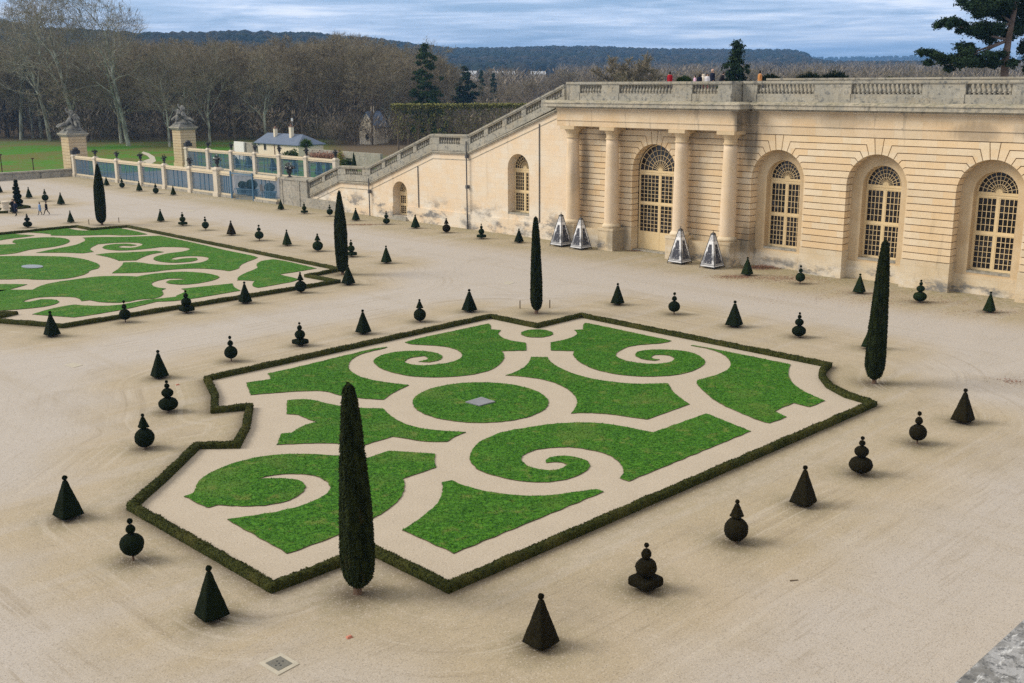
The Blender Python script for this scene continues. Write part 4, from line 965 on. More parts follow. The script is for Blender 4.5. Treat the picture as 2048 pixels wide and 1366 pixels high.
# string course and thin drawn line below it
mb = MB()
def slab(mb, y0, z0, y1, z1, x0, x1, zb, zt):
    mb.add([(x0, y0, z0+zb), (x1, y0, z0+zb), (x1, y1, z1+zb), (x0, y1, z1+zb), (x0, y0, z0+zt), (x1, y0, z0+zt), (x1, y1, z1+zt), (x0, y1, z1+zt)],
           [(0, 3, 2, 1), (4, 5, 6, 7), (0, 1, 5, 4), (1, 2, 6, 5), (2, 3, 7, 6), (3, 0, 4, 7)])
for (y0, z0), (y1, z1) in zip(prof_str[:-1], prof_str[1:]):
    slab(mb, y0, z0, y1, z1, XS-.16, XS+1.2, -.02, .10); slab(mb, y0, z0, y1, z1, XS-.22, XS+1.2, .10, .22); slab(mb, y0, z0, y1, z1, XS-.035, XS-.001, -.62, -.56)
o = mb.build('string_course', 'stone_cornice', sw)
mb = MB()
for y, z0, z1 in ((81.72, 0, 9.0), (71.6, 1.4, 11.0), (98.3, 0, 4.3), (89.8, 1.5, 6.1)): mb.tube((XS-.28 if y in (81.72, 98.3) else XS-.06, y, z0), (XS-.28 if y in (81.72, 98.3) else XS-.06, y, z1), .065 if y in (81.72, 98.3) else .045, .065 if y in (81.72, 98.3) else .045, 8)
for y, z in ((81.72, 7.3), (81.72, 4.2), (98.3, 2.6)): mb.box(XS-.38, XS-.02, y-.12, y+.12, z, z+.35)
mb.build('drain_pipe', 'lead_pipe', sw)
def ramp_bal(label, segs, grp):
    t = thing('stair_balustrade', label, 'balustrade', group=grp); pl = MB(); rl = MB(); pr = MB(); x = XS-.12
    for (y0, z0), (y1, z1), nb, pa, pb in segs:
        slab(pl, y0, z0, y1, z1, x, x+.5, .2, .92); slab(rl, y0, z0, y1, z1, x-.08, x+.58, 1.62, 1.74); slab(rl, y0, z0, y1, z1, x-.13, x+.63, 1.74, 1.92)
        L = y1-y0; f = lambda s: (y0+L*s, z0+(z1-z0)*s)
        dies = np.linspace(0, 1, nb+1); dw = .29/L
        for k in range(nb):
            s0 = dies[k]+dw*(pa if k == 0 else 1); s1 = dies[k+1]-dw*(pb if k == nb-1 else 1); n = max(3, round((s1-s0)*L/.36))
            for i in range(n): y, z = f(s0+(s1-s0)*(i+.5)/n); baluster(t, x+.25, y, z+.90, .98)
            for a, b in ((dies[k], s0), (s1, dies[k+1])):
                ya, za = f(a); yb, zb = f(b); pr = MB(); slab(pr, ya, za, yb, zb, x-.025, x+.525, .915, 1.63); pr.build('pier', 'stone_balustrade', t)
    pl.build('plinth', 'stone_balustrade', t); rl.build('rail', 'stone_balustrade', t)
    return t
g = 'stone balustrades stepping down the great stair'
ramp_bal('long sloping stone balustrade of the upper flight, from the terrace down to the upper landing', [((68.3, 12.72), (81.55, 7.74), 5, 1, 1)], g)
ramp_bal('short level balustrade on the upper landing of the stair', [((81.56, 7.74), (87.3, 7.66), 1, 4.2, 4.2)], g)
ramp_bal('sloping stone balustrade of the middle flight between the two landings', [((87.31, 7.66), (98.45, 3.66), 4, 1, 1)], g)
ramp_bal('short level balustrade on the lower landing of the stair', [((98.46, 3.66), (104.1, 3.50), 1, 4.2, 4.2)], g)
ramp_bal('sloping stone balustrade of the lowest flight ending at the stone block by the gate', [((104.11, 3.50), (110.6, 1.36), 2, 1, .8)], g)
MB().box(XS-.35, XS+1.5, 110.61, 116.6, -.05, 3.15).box(XS-.45, XS+1.6, 110.61, 116.7, 3.15, 3.40).box(XS-.42, XS+.3, 116.0, 116.65, -.04, 3.14).box(XS-.42, XS+.3, 112.2, 112.9, -.04, 3.14).box(XS-.40, XS+.2, 104.0, 110.6, -.05, 1.15).build('stone_block', 'stone_old')
tag(bpy.context.scene.objects['stone_block'], 'dark stained massive stone block ending the stair wall beside the iron gate', 'wall')
# the ramp of steps behind the wall
st = MB(); n = 70
for i in range(n):
    y0 = 68.2+(110.6-68.2)*i/n; y1 = 68.2+(110.6-68.2)*(i+1)/n; z = float(np.interp((y0+y1)/2, [68.2, 81.6, 87.3, 98.5, 104.2, 110.6], [13.9, 8.8, 8.7, 4.6, 4.5, 2.2]))
    st.box(XS+1.16, 94, y0, y1, -.05, z)
tag(st.build('stair_steps', 'paving'), 'broad stone stair rising behind the sloping balustrades', 'stairs')
# ------------------------------------------------------------------ railing, posts, pillars, sculpture, urns
def urn(label, x, y, z, s=1.0, flowers=0, grp='dark urns on the railing posts', seed=0):
    t = thing('urn', label, 'urn', (x, y, z), 0, grp)
    MB().lathe(0, 0, [(.20*s, 0), (.20*s, .05*s), (.09*s, .10*s), (.08*s, .2*s), (.17*s, .3*s), (.22*s, .42*s), (.22*s, .48*s), (.16*s, .54*s), (.21*s, .64*s), (.24*s, .66*s), (.18*s, .66*s)], 12).build('vase', 'urn_lead', t, True)
    rng = np.random.default_rng(seed+5); n = 90; a = rng.uniform(0, 2*np.pi, n); q = np.sqrt(rng.random(n)); r = .34*s*q; hz = .62*s+.52*s*(1-q*q)*rng.random(n)
    P = np.c_[r*np.cos(a), r*np.sin(a), hz]; V, F = leaves(P, P/np.linalg.norm(P, axis=1, keepdims=True), .17*s, rng, .03)
    npmesh('leaves', V, F, 'urn_lead', t)
    if flowers:
        P = P[:36]+np.array([0, 0, .06*s]); V, F = leaves(P, np.tile([0, 0, 1.0], (36, 1)), .13*s, rng, .03); npmesh('flowers', V, F, 'white_paint', t)
    return t
def post(label, x, y, h=3.7, w=.36, grp='stone posts of the railing'):
    t = thing('stone_post', label, 'post', (x, y, 0), 0, grp)
    MB().box(-w*1.25, w*1.25, -w*1.25, w*1.25, -.05, .55).box(-w, w, -w, w, .55, h-.42).build('shaft', 'stone_post', t)
    MB().box(-w*1.22, w*1.22, -w*1.22, w*1.22, h-.42, h-.22).frustum(0, 0, h-.22, h, w*1.1, w*1.1, w*.55, w*.55).build('cap', 'stone_post', t)
    return t
def bay(label, x, y0, y1, ztop, grp, h0=.30):
    t = thing('iron_railing', label, 'fence', (x, (y0+y1)/2, 0), 0, grp); L = (y1-y0)/2
    MB().box(-.16, .16, -L, L, ztop-.52, ztop-.30).box(-.22, .22, -L, L, ztop-.30, ztop-.18).box(-.13, .13, -L, L, ztop-.18, ztop).build('top_beam', 'gilded_beam', t)
    MB().box(-.14, .14, -L, L, h0+.02, h0+.24).build('bottom_beam', 'gilded_beam', t)
    MB().box(-.30, .30, -L, L, -.05, h0+.02).build('kerb', 'stone_old', t)
    mb = MB(); n = round(2*L/.125)
    for i in range(n): y = -L+2*L*(i+.5)/n; mb.box(-.013, .013, y-.013, y+.013, h0+.24, ztop-.52)
    for k in (.33, .5, .67): y = -L+2*L*k; mb.box(-.05, .05, y-.045, y+.045, h0+.24, ztop-.52)
    mb.box(-.02, .02, -L, L, 1.45, 1.50)
    mb.build('bars', 'blue_iron', t); return t
XF = 74.0
F1 = [177.2, 169.1, 161.4, 153.5, 146.1, 138.6, 131.1]
names = ['nearest to the left pillar', 'second from the left pillar', 'third from the left pillar', 'fourth from the left pillar', 'fifth from the left pillar', 'second left of the iron gate', 'directly left of the iron gate']
for k, y in enumerate(F1):
    big = k == 6
    post('pale stone post of the front railing, '+names[k], XF, y, 3.7 if not big else 3.95, .36 if not big else .5)
    if k: urn('dark urn with clipped plant on the front railing post '+names[k] if not big else 'dark urn with white flowers on the thick post left of the gate', XF, y, 3.7 if not big else 3.95, 1.15 if not big else 1.5, big, seed=k)
MB().box(XF-.4, XF+.9, 176.85, 177.62, 3.7, 4.3).lathe(XF+.3, 177.2, [(.45, 4.3), (.5, 4.5), (.3, 4.75), (.02, 4.8)], 10).build('scroll_cap', 'urn_lead')
tag(bpy.context.scene.objects['scroll_cap'], 'dark curled capstone on the end post against the left pillar', 'ornament')
bn = ['first bay of the front blue railing, against the left pillar', 'second bay of the front blue railing from the left', 'third bay of the front blue railing, above two small yews', 'middle bay of the front blue railing', 'fifth bay of the front blue railing from the left', 'bay of the front blue railing left of the thick post']
for k in range(6): bay(bn[k], XF, F1[k+1]+.36, F1[k]-.36, 3.45, 'blue iron railing bays between stone posts')
bay('bay of the front blue railing between the thick post and the gate', XF, 127.4, F1[6]-.5, 3.45, 'blue iron railing bays between stone posts')
bay('bay of the front blue railing between the gate and the stained stone block', XF, 116.75, 122.0, 3.45, 'blue iron railing bays between stone posts')
# gate: two tall iron leaves standing open on posts
g = thing('iron_gate', 'blue iron gate with tall dark posts, standing between railing and stone block', 'gate', (XF-.25, 124.7, 0))
for y, rz, nm in ((2.55, .5, 1), (-2.55, -.5, -1)):
    mb = MB()
    for i in range(14):
        q = i/13*2.4; x, yy = -math.sin(.55)*q, y-nm*math.cos(.55)*q
        mb.box(x-.02, x+.02, yy-.02, yy+.02, .25, 3.3)
    for z in (.25, .9, 1.5, 3.25): mb.tube((0, y, z), (-math.sin(.55)*2.4, y-nm*math.cos(.55)*2.4, z), .035, .035, 5)
    mb.build('gate_leaf', 'blue_iron', g)
    MB().box(-.09, .09, y-.09+nm*.14, y+.09+nm*.14, 0, 3.6).tube((.02, y+nm*.2, .1), (.7, y+nm*.5, 1.3), .05, .04, 5).build('gate_post', 'blue_iron', g)
MB().box(-.05, .05, -2.5, 2.5, 3.3, 3.42).build('head_rail', 'blue_iron', g)
t = MB().box(-.03, .03, -.25, .25, 1.4, 2.3).build('notice_board', 'lead_pipe'); t.location = (XF-.22, 120.1, 0); tag(t, 'small grey notice board hung on the railing right of the gate', 'sign')
XF2 = 95.6
F2 = [179.7, 172.1, 164.3, 156.8, 149.5, 141.9, 134.2]
n2 = ['against the right pillar', 'first right of the right pillar', 'second right of the right pillar', 'left of the slate roofed cottage', 'in front of the cottage\'s wall', 'in front of the palm', 'behind the stair balustrade']
for k, y in enumerate(F2):
    post('pale stone post of the rear railing, '+n2[k], XF2, y, 3.85, .38)
    if k: urn('dark urn on the rear railing post '+n2[k], XF2, y, 3.85, 1.15, k == 4, seed=20+k)
b2 = ['dark bay of the rear railing beside the right pillar', 'rear railing bay with the white flowered urn before it', 'rear railing bay left of the cottage', 'rear railing bay below the cottage\'s window', 'rear railing bay in front of the palm', 'rightmost rear railing bay above the stair']
for k in range(6): bay(b2[k], XF2, F2[k+1]+.38, F2[k]-.38, 3.6, 'blue iron railing bays between stone posts')
MB().box(XF2-.4, XF2+.9, 179.3, 180.1, 3.85, 4.45).lathe(XF2+.3, 179.7, [(.45, 4.45), (.5, 4.65), (.3, 4.9), (.02, 4.95)], 10).build('scroll_cap', 'urn_lead')
tag(bpy.data.objects['scroll_cap.001'], 'dark curled capstone on the end post against the right pillar', 'ornament')
urn('large pale urn with plant on the stained stone block beside the gate', XS+.3, 115.3, 3.40, 1.7, 1, 'dark urns on the railing posts', 77)

def pillar(label, x, y, hw, hcap):
    t = thing('gate_pillar', label, 'pillar', (x, y, 0), 0, 'great rusticated gate pillars')
    b = MB(); n = int((hcap-1.1)/.5); rr = random.Random(5)
    b.box(-hw-.12, hw+.12, -hw-.12, hw+.12, -.05, .75)
    for i in range(n):
        z = .75+(hcap-.75-.55)*i/n; b.box(-hw, hw, -hw, hw, z+.04, z+(hcap-.75-.55)/n, rr.random()*.25)
    b.build('shaft', 'stone_smooth', t)
    MB().box(-hw+.06, hw-.06, -hw+.06, hw-.06, .7, hcap-.5).build('joint_backing', 'stone_groove', t)
    MB().box(-hw-.06, hw+.06, -hw-.06, hw+.06, hcap-.55, hcap-.42).box(-hw-.25, hw+.25, -hw-.25, hw+.25, hcap-.42, hcap-.2).box(-hw-.42, hw+.42, -hw-.42, hw+.42, hcap-.2, hcap).build('cornice', 'stone_cornice', t)
    MB().frustum(0, 0, hcap, hcap+.6, hw+.25, hw+.25, hw-.3, hw-.3).build('cap_block', 'stone_sculpture', t)
    return t
def skin_mesh(verts, edges, radii, levels=1, root=0):
    m = bpy.data.meshes.new('tmp'); m.from_pydata(verts, edges, []); o = bpy.data.objects.new('tmp', m); COL.objects.link(o)
    o.modifiers.new('s', 'SKIN'); sv = m.skin_vertices[0].data
    for i, r in enumerate(radii): sv[i].radius = (r, r) if not isinstance(r, tuple) else r; sv[i].use_root = (i == root)
    if levels: q = o.modifiers.new('d', 'SUBSURF'); q.levels = levels; q.render_levels = levels
    dg = bpy.context.evaluated_depsgraph_get(); me = bpy.data.meshes.new_from_object(o.evaluated_get(dg)); bpy.data.objects.remove(o); bpy.data.meshes.remove(m)
    return me
def figure_pts(base, yaw, pose, s=1.0):
    """joints of a stone figure, local offsets scaled and turned"""
    c, q = math.cos(yaw), math.sin(yaw); return [(base[0]+s*(x*c-y*q), base[1]+s*(x*q+y*c), base[2]+s*z) for x, y, z in pose]
FIG_E = [(0, 1), (1, 2), (2, 3), (2, 4), (4, 5), (5, 6), (2, 7), (7, 8), (8, 9), (0, 10), (10, 11), (11, 12), (0, 13), (13, 14), (14, 15)]
FIG_R = [.25, .24, .22, .16, .14, .11, .08, .14, .11, .08, .19, .14, .10, .19, .14, .10]
SIT = [(0, 0, .45), (0, .02, .75), (.02, .02, 1.05), (.05, .04, 1.38), (.02, .28, 1.0), (.22, .38, .78), (.45, .28, .92), (.02, -.28, 1.0), (.2, -.42, 1.2), (.42, -.45, 1.45), (.4, .16, .5), (.55, .2, .1), (.7, .2, 0), (.42, -.16, .45), (.78, -.2, .25), (1.0, -.2, .1)]
LEAN = [(0, 0, .35), (-.12, .02, .6), (-.28, .02, .85), (-.32, .02, 1.18), (-.3, .28, .8), (-.45, .35, .5), (-.5, .3, .2), (-.25, -.28, .85), (-.05, -.4, .7), (.2, -.35, .65), (.42, .14, .42), (.75, .2, .2), (1.05, .2, .05), (.45, -.16, .3), (.85, -.2, .35), (1.15, -.2, .05)]
STAND = [(0, 0, .95), (0, 0, 1.2), (.02, 0, 1.48), (.04, 0, 1.82), (.02, .25, 1.42), (.2, .38, 1.2), (.38, .3, 1.38), (.02, -.25, 1.42), (.06, -.48, 1.62), (.1, -.55, 1.95), (.05, .12, .5), (0, .12, .1), (.12, .12, 0), (.1, -.12, .52), (-.05, -.14, .1), (.08, -.14, 0)]
def sculpture(label, x, y, z, yaw, mirror):
    t = thing('sculpture_group', label, 'sculpture', (x, y, z), yaw, 'stone figure groups on the gate pillars')
    V, F = lathe_np([(.01, -.1), (1.25, -.1), (1.3, .1), (1.05, .3), (.8, .55), (.4, .75), (.01, .8)], 18); V[:, :2] *= (1+.25*fnoise(V, 1.8, mirror))[:, None]; V[:, 2] += .12*fnoise(V, 2.5, 3)
    npmesh('rock', V, F, 'stone_sculpture', t)
    for base, yw, pose, s in (((.15, .55*mirror, .35), .5*mirror, SIT, 1.35), ((.35, -.55*mirror, .25), -1.3*mirror, LEAN, 1.35), ((-.3, -.05, .5), .3*mirror, STAND, 1.25)):
        m = skin_mesh(figure_pts(base, yw, pose, s), FIG_E, [r*s for r in FIG_R], 1); link('figure', m, 'stone_sculpture', t, True)
    m = skin_mesh([(-.9, .7*mirror, .5), (-.7, .75*mirror, 1.0), (-.5, .6*mirror, 1.5), (-.75, .55*mirror, 1.95), (-.7, .75*mirror, 1.0), (-1.0, .3*mirror, .7), (.9, -.2*mirror, .4), (1.1, -.5*mirror, .6)], [(0, 1), (1, 2), (2, 3), (1, 5), (6, 7)], [.2, .16, .1, .06, .1, .2, .25, .12], 1)
    link('drapery', m, 'stone_sculpture', t, True)
    t.scale = (1.15, 1.15, 1.2)
    return t
pillar('tall banded stone pillar at the left end of the front railing, under a figure group', 75.9, 181.3, 1.5, 6.9)
pillar('tall banded stone pillar at the left end of the rear railing, under a figure group', 97.1, 183.2, 1.5, 7.2)
sculpture('weathered stone figure group with raised wings on the left gate pillar', 75.9, 181.3, 7.45, -2.2, 1)
sculpture('weathered stone figure group on the right gate pillar, a figure standing highest', 97.1, 183.2, 7.75, -2.4, -1)
# low wall to the left of the pillar, lamp bollards on the lawn behind
lw = MB().box(30, 74.2, 178.7, 179.4, -.05, 1.0).box(30, 74.2, 178.55, 179.55, 1.0, 1.25)
tag(lw.build('low_wall', 'stone_old'), 'low lichen dark stone wall between the gravel court and the park lawn', 'wall')
for x, y, yt, lab in ((5, 349, 308, 'thin brown post lamp on the lawn at the left picture edge'), (68, 346, 316, 'thin brown post lamp on the lawn left of the great pillar')):
    X, Y = gp(x, y); h = hgt(X, Y, yt); t = thing('post_lamp', lab, 'lamp', (X, Y, 0), 0, 'thin post lamps on the lawn')
    MB().tube((0, 0, -.02), (0, 0, h*.93), .10, .08, 8).build('pole', 'cloth_brown', t); MB().box(-.22, .22, -.16, .16, h*.93, h).build('lamp_head', 'cloth_brown', t)
X, Y = gp(12, 423); t = thing('stone_pedestal', 'pale round stone pedestal beside the hedge stub at the far left', 'pedestal', (X, Y, 0))
MB().lathe(0, 0, [(.55, -.02), (.55, .2), (.45, .28), (.42, .9), (.46, 1.0), (.46, 1.1)], 14).build('drum', 'stone_post', t); MB().lathe(0, 0, [(.50, 1.1), (.50, 1.22), (.3, 1.26)], 14).build('top', 'stone_post', t)

# ------------------------------------------------------------------ painted pyramids by the portico
def print_pyramid(label, x, y, ytop):
    X, Y = gp(x, y); X += .35; Y += .2; h = hgt(X, Y, ytop); k = h/2.65
    t = thing('print_pyramid', label, 'display', (X, Y, 0), 0, 'white picture pyramids by the portico'); t.scale = (k, k, k)
    a, b, z0, z1 = .60, .11, .14, 2.36
    MB().frustum(0, 0, z0, z1, a, a, b, b).build('printed_panel', 'engraving_print', t)
    fm = MB()
    for sx, sy in ((1, 1), (1, -1), (-1, 1), (-1, -1)):
        fm.tube((sx*a, sy*a, 0), (sx*a, sy*a, z0), .025, .025, 5); fm.tube((sx*a, sy*a, z0), (sx*b, sy*b, z1), .022, .022, 5)
    for (p, q) in (((1, 1), (1, -1)), ((1, -1), (-1, -1)), ((-1, -1), (-1, 1)), ((-1, 1), (1, 1))):
        fm.tube((p[0]*a, p[1]*a, z0), (q[0]*a, q[1]*a, z0), .03, .03, 5); fm.tube((p[0]*b, p[1]*b, z1), (q[0]*b, q[1]*b, z1), .03, .03, 5)
        s = .15; e = a+(b-a)*s*.55; fm.tube((p[0]*e, p[1]*e, z0+(z1-z0)*s*.55), (q[0]*e, q[1]*e, z0+(z1-z0)*s*.55), .014, .014, 4)
    fm.build('black_frame', 'black_iron', t)
    MB().frustum(0, 0, z1, z1+.12, b+.05, b+.05, .05, .05).tube((0, 0, z1+.1), (0, 0, 2.65), .03, .015, 6).build('finial', 'black_iron', t)
print_pyramid('white pyramid with black engravings, leftmost, in front of the first column', 1120, 493, 424)
print_pyramid('white pyramid with black engravings between the first and second columns', 1159.5, 499, 431)
print_pyramid('white pyramid with black engravings in front of the third column', 1358, 528, 452)
print_pyramid('white pyramid with black engravings beside the rightmost column', 1423, 537, 460)

# ------------------------------------------------------------------ slabs, drains and stray things on the gravel
def slab_px(name, label, cat, pts, z0, z1, mat, parts=None):
    P = ground(pts, z1); a = sum(p[0]*q[1]-q[0]*p[1] for p, q in zip(P, P[1:]+P[:1]))
    if a < 0: P = P[::-1]
    n = len(P); o = MB().add([(*p, z0) for p in P]+[(*p, z1) for p in P], [tuple(range(n, 2*n))]+[(i, (i+1) % n, n+(i+1) % n, n+i) for i in range(n)]).build(name, mat)
    return tag(o, label, cat), P
slab_px('square_slab', 'grey square slab let into the middle of the near round lawn', 'slab', r3([(940, 792), (1065, 755), (1172, 790), (1050, 822)]), 0, .10, 'slab_grey')
t, _ = slab_px('metal_disc', 'flat shiny grey disc in the middle of the second bed\'s round lawn', 'cover', r7([(330+112*math.cos(a), 524+17*math.sin(a)) for a in np.linspace(0, 2*math.pi, 25)[:-1]]), 0, .10, 'water_dark')
ds, P = slab_px('drain_cover', 'square pale stone drain cover with five holes at the lower left', 'drain', [(516, 1326), (562, 1305), (599, 1327), (556, 1350)], -.02, .022, 'concrete')
cxy = np.mean(np.array(P), 0)
inn = [tuple(cxy+(np.array(p)-cxy)*.66) for p in P]
MB().sheet(inn, .027).build('plate', 'drain_plate', ds)
hb = MB()
for dx, dy in ((0, 0), (.13, .02), (-.12, -.03), (.02, .13), (-.03, -.12)): hb.lathe(cxy[0]+dx, cxy[1]+dy, [(.028, .024), (.028, .031)], 8)
hb.build('holes', 'black_iron', ds)
slab_px('drain_slab', 'small pale drain slab in the gravel at the left edge, beside a yew pyramid', 'drain', [(128, 730), (146, 725), (166, 730), (147, 735)], -.02, .016, 'concrete')
slab_px('drain_slab', 'small pale drain slab in the gravel in front of the portico', 'drain', [(1006, 566), (1016, 562), (1029, 565), (1018, 569)], -.02, .016, 'concrete')
slab_px('drain_slab', 'small pale drain slab in the gravel near the second bed\'s far corner', 'drain', [(372, 421), (384, 420), (392, 421.5), (380, 423)], -.02, .016, 'concrete')
for x, y, lab in ((698, 1275, 'reddish terracotta fragment lying on the gravel near the lower edge'), (355, 770, 'tiny reddish fragment on the gravel beside the hedge notch')):
    X, Y = gp(x, y); o = MB().add([(-.1, -.06, 0), (.08, -.09, 0), (.12, .05, 0), (-.05, .1, 0), (-.06, -.03, .05), (.05, -.05, .06), (.07, .03, .05), (-.03, .05, .04)], [(4, 5, 6, 7), (0, 1, 5, 4), (1, 2, 6, 5), (2, 3, 7, 6), (3, 0, 4, 7)]).build('tile_fragment', 'terracotta')
    o.location = (X, Y, 0.002); tag(o, lab, 'fragment')
X, Y = gp(1588, 1162); o = MB().tube((-.13, 0, .02), (.14, .03, .02), .022, .012, 6).build('twig_stick', 'bark_brown'); o.location = (X, Y, 0); o.rotation_euler.z = -.7; tag(o, 'short dark stick lying alone on the right foreground gravel', 'stick')
# guy pegs round two cypresses
for x, y in ((1040, 617), (1099.5, 616), (178, 449), (238, 445)):
    X, Y = gp(x, y); o = MB().tube((0, 0, -.01), (0, 0, .55), .045, .04, 6).tube((0, 0, .5), (.04, 0, .56), .05, .02, 6).build('wooden_peg', 'bark_brown'); o.location = (X, Y, 0)
    tag(o, {1040: 'short wooden peg left of the cypress before the portico', 1099.5: 'short wooden peg right of the cypress before the portico', 178: 'short wooden peg left of the far bright cypress', 238: 'short wooden peg right of the far bright cypress'}[x], 'peg', 'pegs beside the staked cypresses')
def litter(label, spots, n, seed, size=.06):
    rng = np.random.default_rng(seed); P = []
    for x, y, rx, ry, w, hz in spots:
        X, Y = gp(x, y); k = int(n*w); q = rng.normal(size=(k, 2)); zz = hz*np.exp(-(q**2).sum(1)*.8)*rng.random(k)
        u = np.array([math.sin(CYAW), -math.cos(CYAW)]); v = np.array([math.cos(CYAW), math.sin(CYAW)]); P.append(np.c_[X+q[:, 0]*rx*u[0]+q[:, 1]*ry*v[0], Y+q[:, 0]*rx*u[1]+q[:, 1]*ry*v[1], zz+.012])
    P = np.concatenate(P); P = P[P[:, 0] < XN-.15]; V, F = leaves(P, np.tile([0, 0, 1.0], (len(P), 1)), size, rng, .01, .35); V[:, 2] = np.maximum(V[:, 2], .008)
    return tag(npmesh('fallen_leaves', V, F, 'litter'), label, 'leaves', None, 'stuff')
litter('rust coloured heap of fallen leaves in the corner right of the portico', [(1527, 536, .95, .42, 1, .30), (1470, 554, .9, .45, .4, .04), (1560, 556, 1.6, .6, .25, 0)], 2300, 1, .06)
litter('scattered brown leaves on the gravel along the gallery foot', [(1600, 560, 2.4, .9, .5, 0), (1720, 585, 2.2, .9, .4, 0), (1850, 605, 2.4, .8, .35, 0), (1970, 625, 2.2, .7, .3, 0), (1560, 556, 1.6, .7, .4, 0), (1760, 596, 5.5, 1.2, .5, 0)], 1500, 2, .05)
litter('dark red leaves blown against the portico door step', [(1248, 497, .35, .12, .6, .06), (1275, 502, .6, .12, .6, .03)], 900, 3, .05)
litter('purple brown leaf scatter on the gravel at the right edge', [(2024, 763, .40, .35, 1, .0)], 220, 4, .05)
litter('thin dark leaf patch on the gravel before the stair foot', [(722, 449.5, 1.3, .3, 1, .0)], 500, 5, .08)
# near parapet coping under the camera
MB().box(-4, 40, -.35, .5, 13.95, 14.2).build('parapet_coping', 'stone_lichen')
tag(bpy.data.objects['parapet_coping'], 'corner of black and white lichen covered coping at the lower right', 'parapet')
structure(MB().box(-4, 40, -8, .40, -.05, 13.94).build('near_terrace', 'stone_base'))
# ------------------------------------------------------------------ land beyond the fences
def skyline(x):
    return float(np.interp(x, [-400, 0, 120, 308, 512, 650, 776, 878, 922, 995, 1098, 1200, 1246, 1422, 1568, 1592, 1606, 1640, 1700, 2500], [30, 46, 66, 77, 73, 76, 87, 99, 103, 102, 99, 99, 102, 105, 105, 111, 121, 128, 131, 131]))
TREEH = 14.0
def crest(x): return float(np.interp(x, [-400, 0, 600, 900, 1600], [1100, 1250, 1700, 2500, 2900]))
ths = np.linspace(-34, 34, 150); ds = np.concatenate([np.linspace(60, 500, 14), np.linspace(560, 3400, 60), np.linspace(3500, 6800, 24)])
def land_z(th, d):
    """height of the land at view angle th (degrees to the right) and distance d"""
    x = 1024+CF*math.tan(R(th)); dep = crest(x); cz = at(x, skyline(x), dep)[2]-TREEH
    base = np.interp(d, [0, 420, 900, 1400, 2000, 9000], [-.03, -.03, 9, 19, 25, 28])
    t = np.clip((d-dep*.52)/(dep*.48), 0, 1); rise = t*t*(3-2*t)
    t2 = np.clip((d-dep)/700, 0, 1); fall = t2*t2*(3-2*t2)
    z = base+(cz-base)*rise*(1-fall)
    z2 = at(x, float(np.interp(x, [0, 1600, 1680, 1850, 2000, 2300], [120, 118, 117.5, 113.5, 116, 112])), 5600)[2]-10
    k = np.exp(-((d-5600)/900)**2)
    return np.maximum(z, base+(z2-base)*k) if d > 3300 else z
fx = np.array([FW[0], FW[1]]); fx /= np.linalg.norm(fx); rx = np.array([_rt[0], _rt[1]])
V = np.array([[*(fx*d+rx*d*math.tan(R(t))), land_z(t, d)] for t in ths for d in ds]); nd_ = len(ds)
V[:, 2] += np.where(np.tile(ds, len(ths)) > 900, fnoise(V*np.array([1, 1, 0]), .006, 3)*5, 0)
j, i = np.meshgrid(np.arange(len(ths)-1), np.arange(nd_-1), indexing='ij'); a = j*nd_+i
F = np.stack([a, a+1, a+nd_+1, a+nd_], -1).reshape(-1, 4)[:, ::-1]
dd = np.tile(ds, len(ths)); hx = np.array([1024+CF*math.tan(R(t)) for t in ths for d in ds])
wood = np.maximum(np.clip((dd-278)/25, 0, 1), np.clip((hx-640)/60, 0, 1)*np.clip((dd-200)/30, 0, 1))
structure(npmesh('hills', V, F, 'park_ground', smooth=True, attrs=dict(wood=wood)))
structure(MB().sheet([(-60, -60), (120, -60), (120, 70), (-60, 70)], -.035).build('ground', 'soil'))
def pix_ground(x, d):            # a place at image column x and distance d along the view
    th = math.degrees(math.atan((x-1024)/CF)); q = fx*d+rx*d*math.tan(R(th)); return float(q[0]), float(q[1]), float(land_z(th, d))
# streets between the railings
structure(MB().sheet([(74.5, 100), (95.0, 100), (95.0, 178), (74.5, 178)], -.012).build('street', 'asphalt'))
structure(MB().sheet([gp(x, y) for x, y in [(285, 322), (300, 329), (312, 322), (309, 313), (297, 306), (286, 303), (283, 306), (294, 311), (300, 317)]], -.006).build('park_path', 'concrete'))

# hill woods: thousands of crowns no one could count
def crowns(n, rng, place, size, mat, name, tall=1.0, k=7):
    V = []; F = []
    th = np.linspace(0, 2*np.pi, k, endpoint=False)
    P = np.array([place(rng) for _ in range(n)])
    S = size*rng.uniform(.6, 1.35, n)
    rr = [(.55, .15), (1.0, .5), (.75, .85)]
    tot = 3*k+1; Vn = np.zeros((n, tot, 3))
    for q, (r, z) in enumerate(rr):
        jit = rng.uniform(.7, 1.3, (n, k)); Vn[:, q*k:(q+1)*k, 0] = P[:, 0:1]+S[:, None]*r*.5*jit*np.cos(th); Vn[:, q*k:(q+1)*k, 1] = P[:, 1:2]+S[:, None]*r*.5*jit*np.sin(th)
        Vn[:, q*k:(q+1)*k, 2] = P[:, 2:3]+S[:, None]*tall*z*rng.uniform(.88, 1.12, (n, k))
    Vn[:, -1, 0] = P[:, 0]; Vn[:, -1, 1] = P[:, 1]; Vn[:, -1, 2] = P[:, 2]+S*tall*1.02
    base = []
    for q in range(2):
        for i in range(k): a, b = q*k+i, q*k+(i+1) % k; base += [(a, b, b+k), (a, b+k, a+k)]
    for i in range(k): base.append((2*k+i, 2*k+(i+1) % k, 3*k))
    base = np.array(base); F = (base[None]+(np.arange(n)*tot)[:, None, None]).reshape(-1, 3)
    o = npmesh(name, Vn.reshape(-1, 3), F, mat); return o
rng = np.random.default_rng(21)
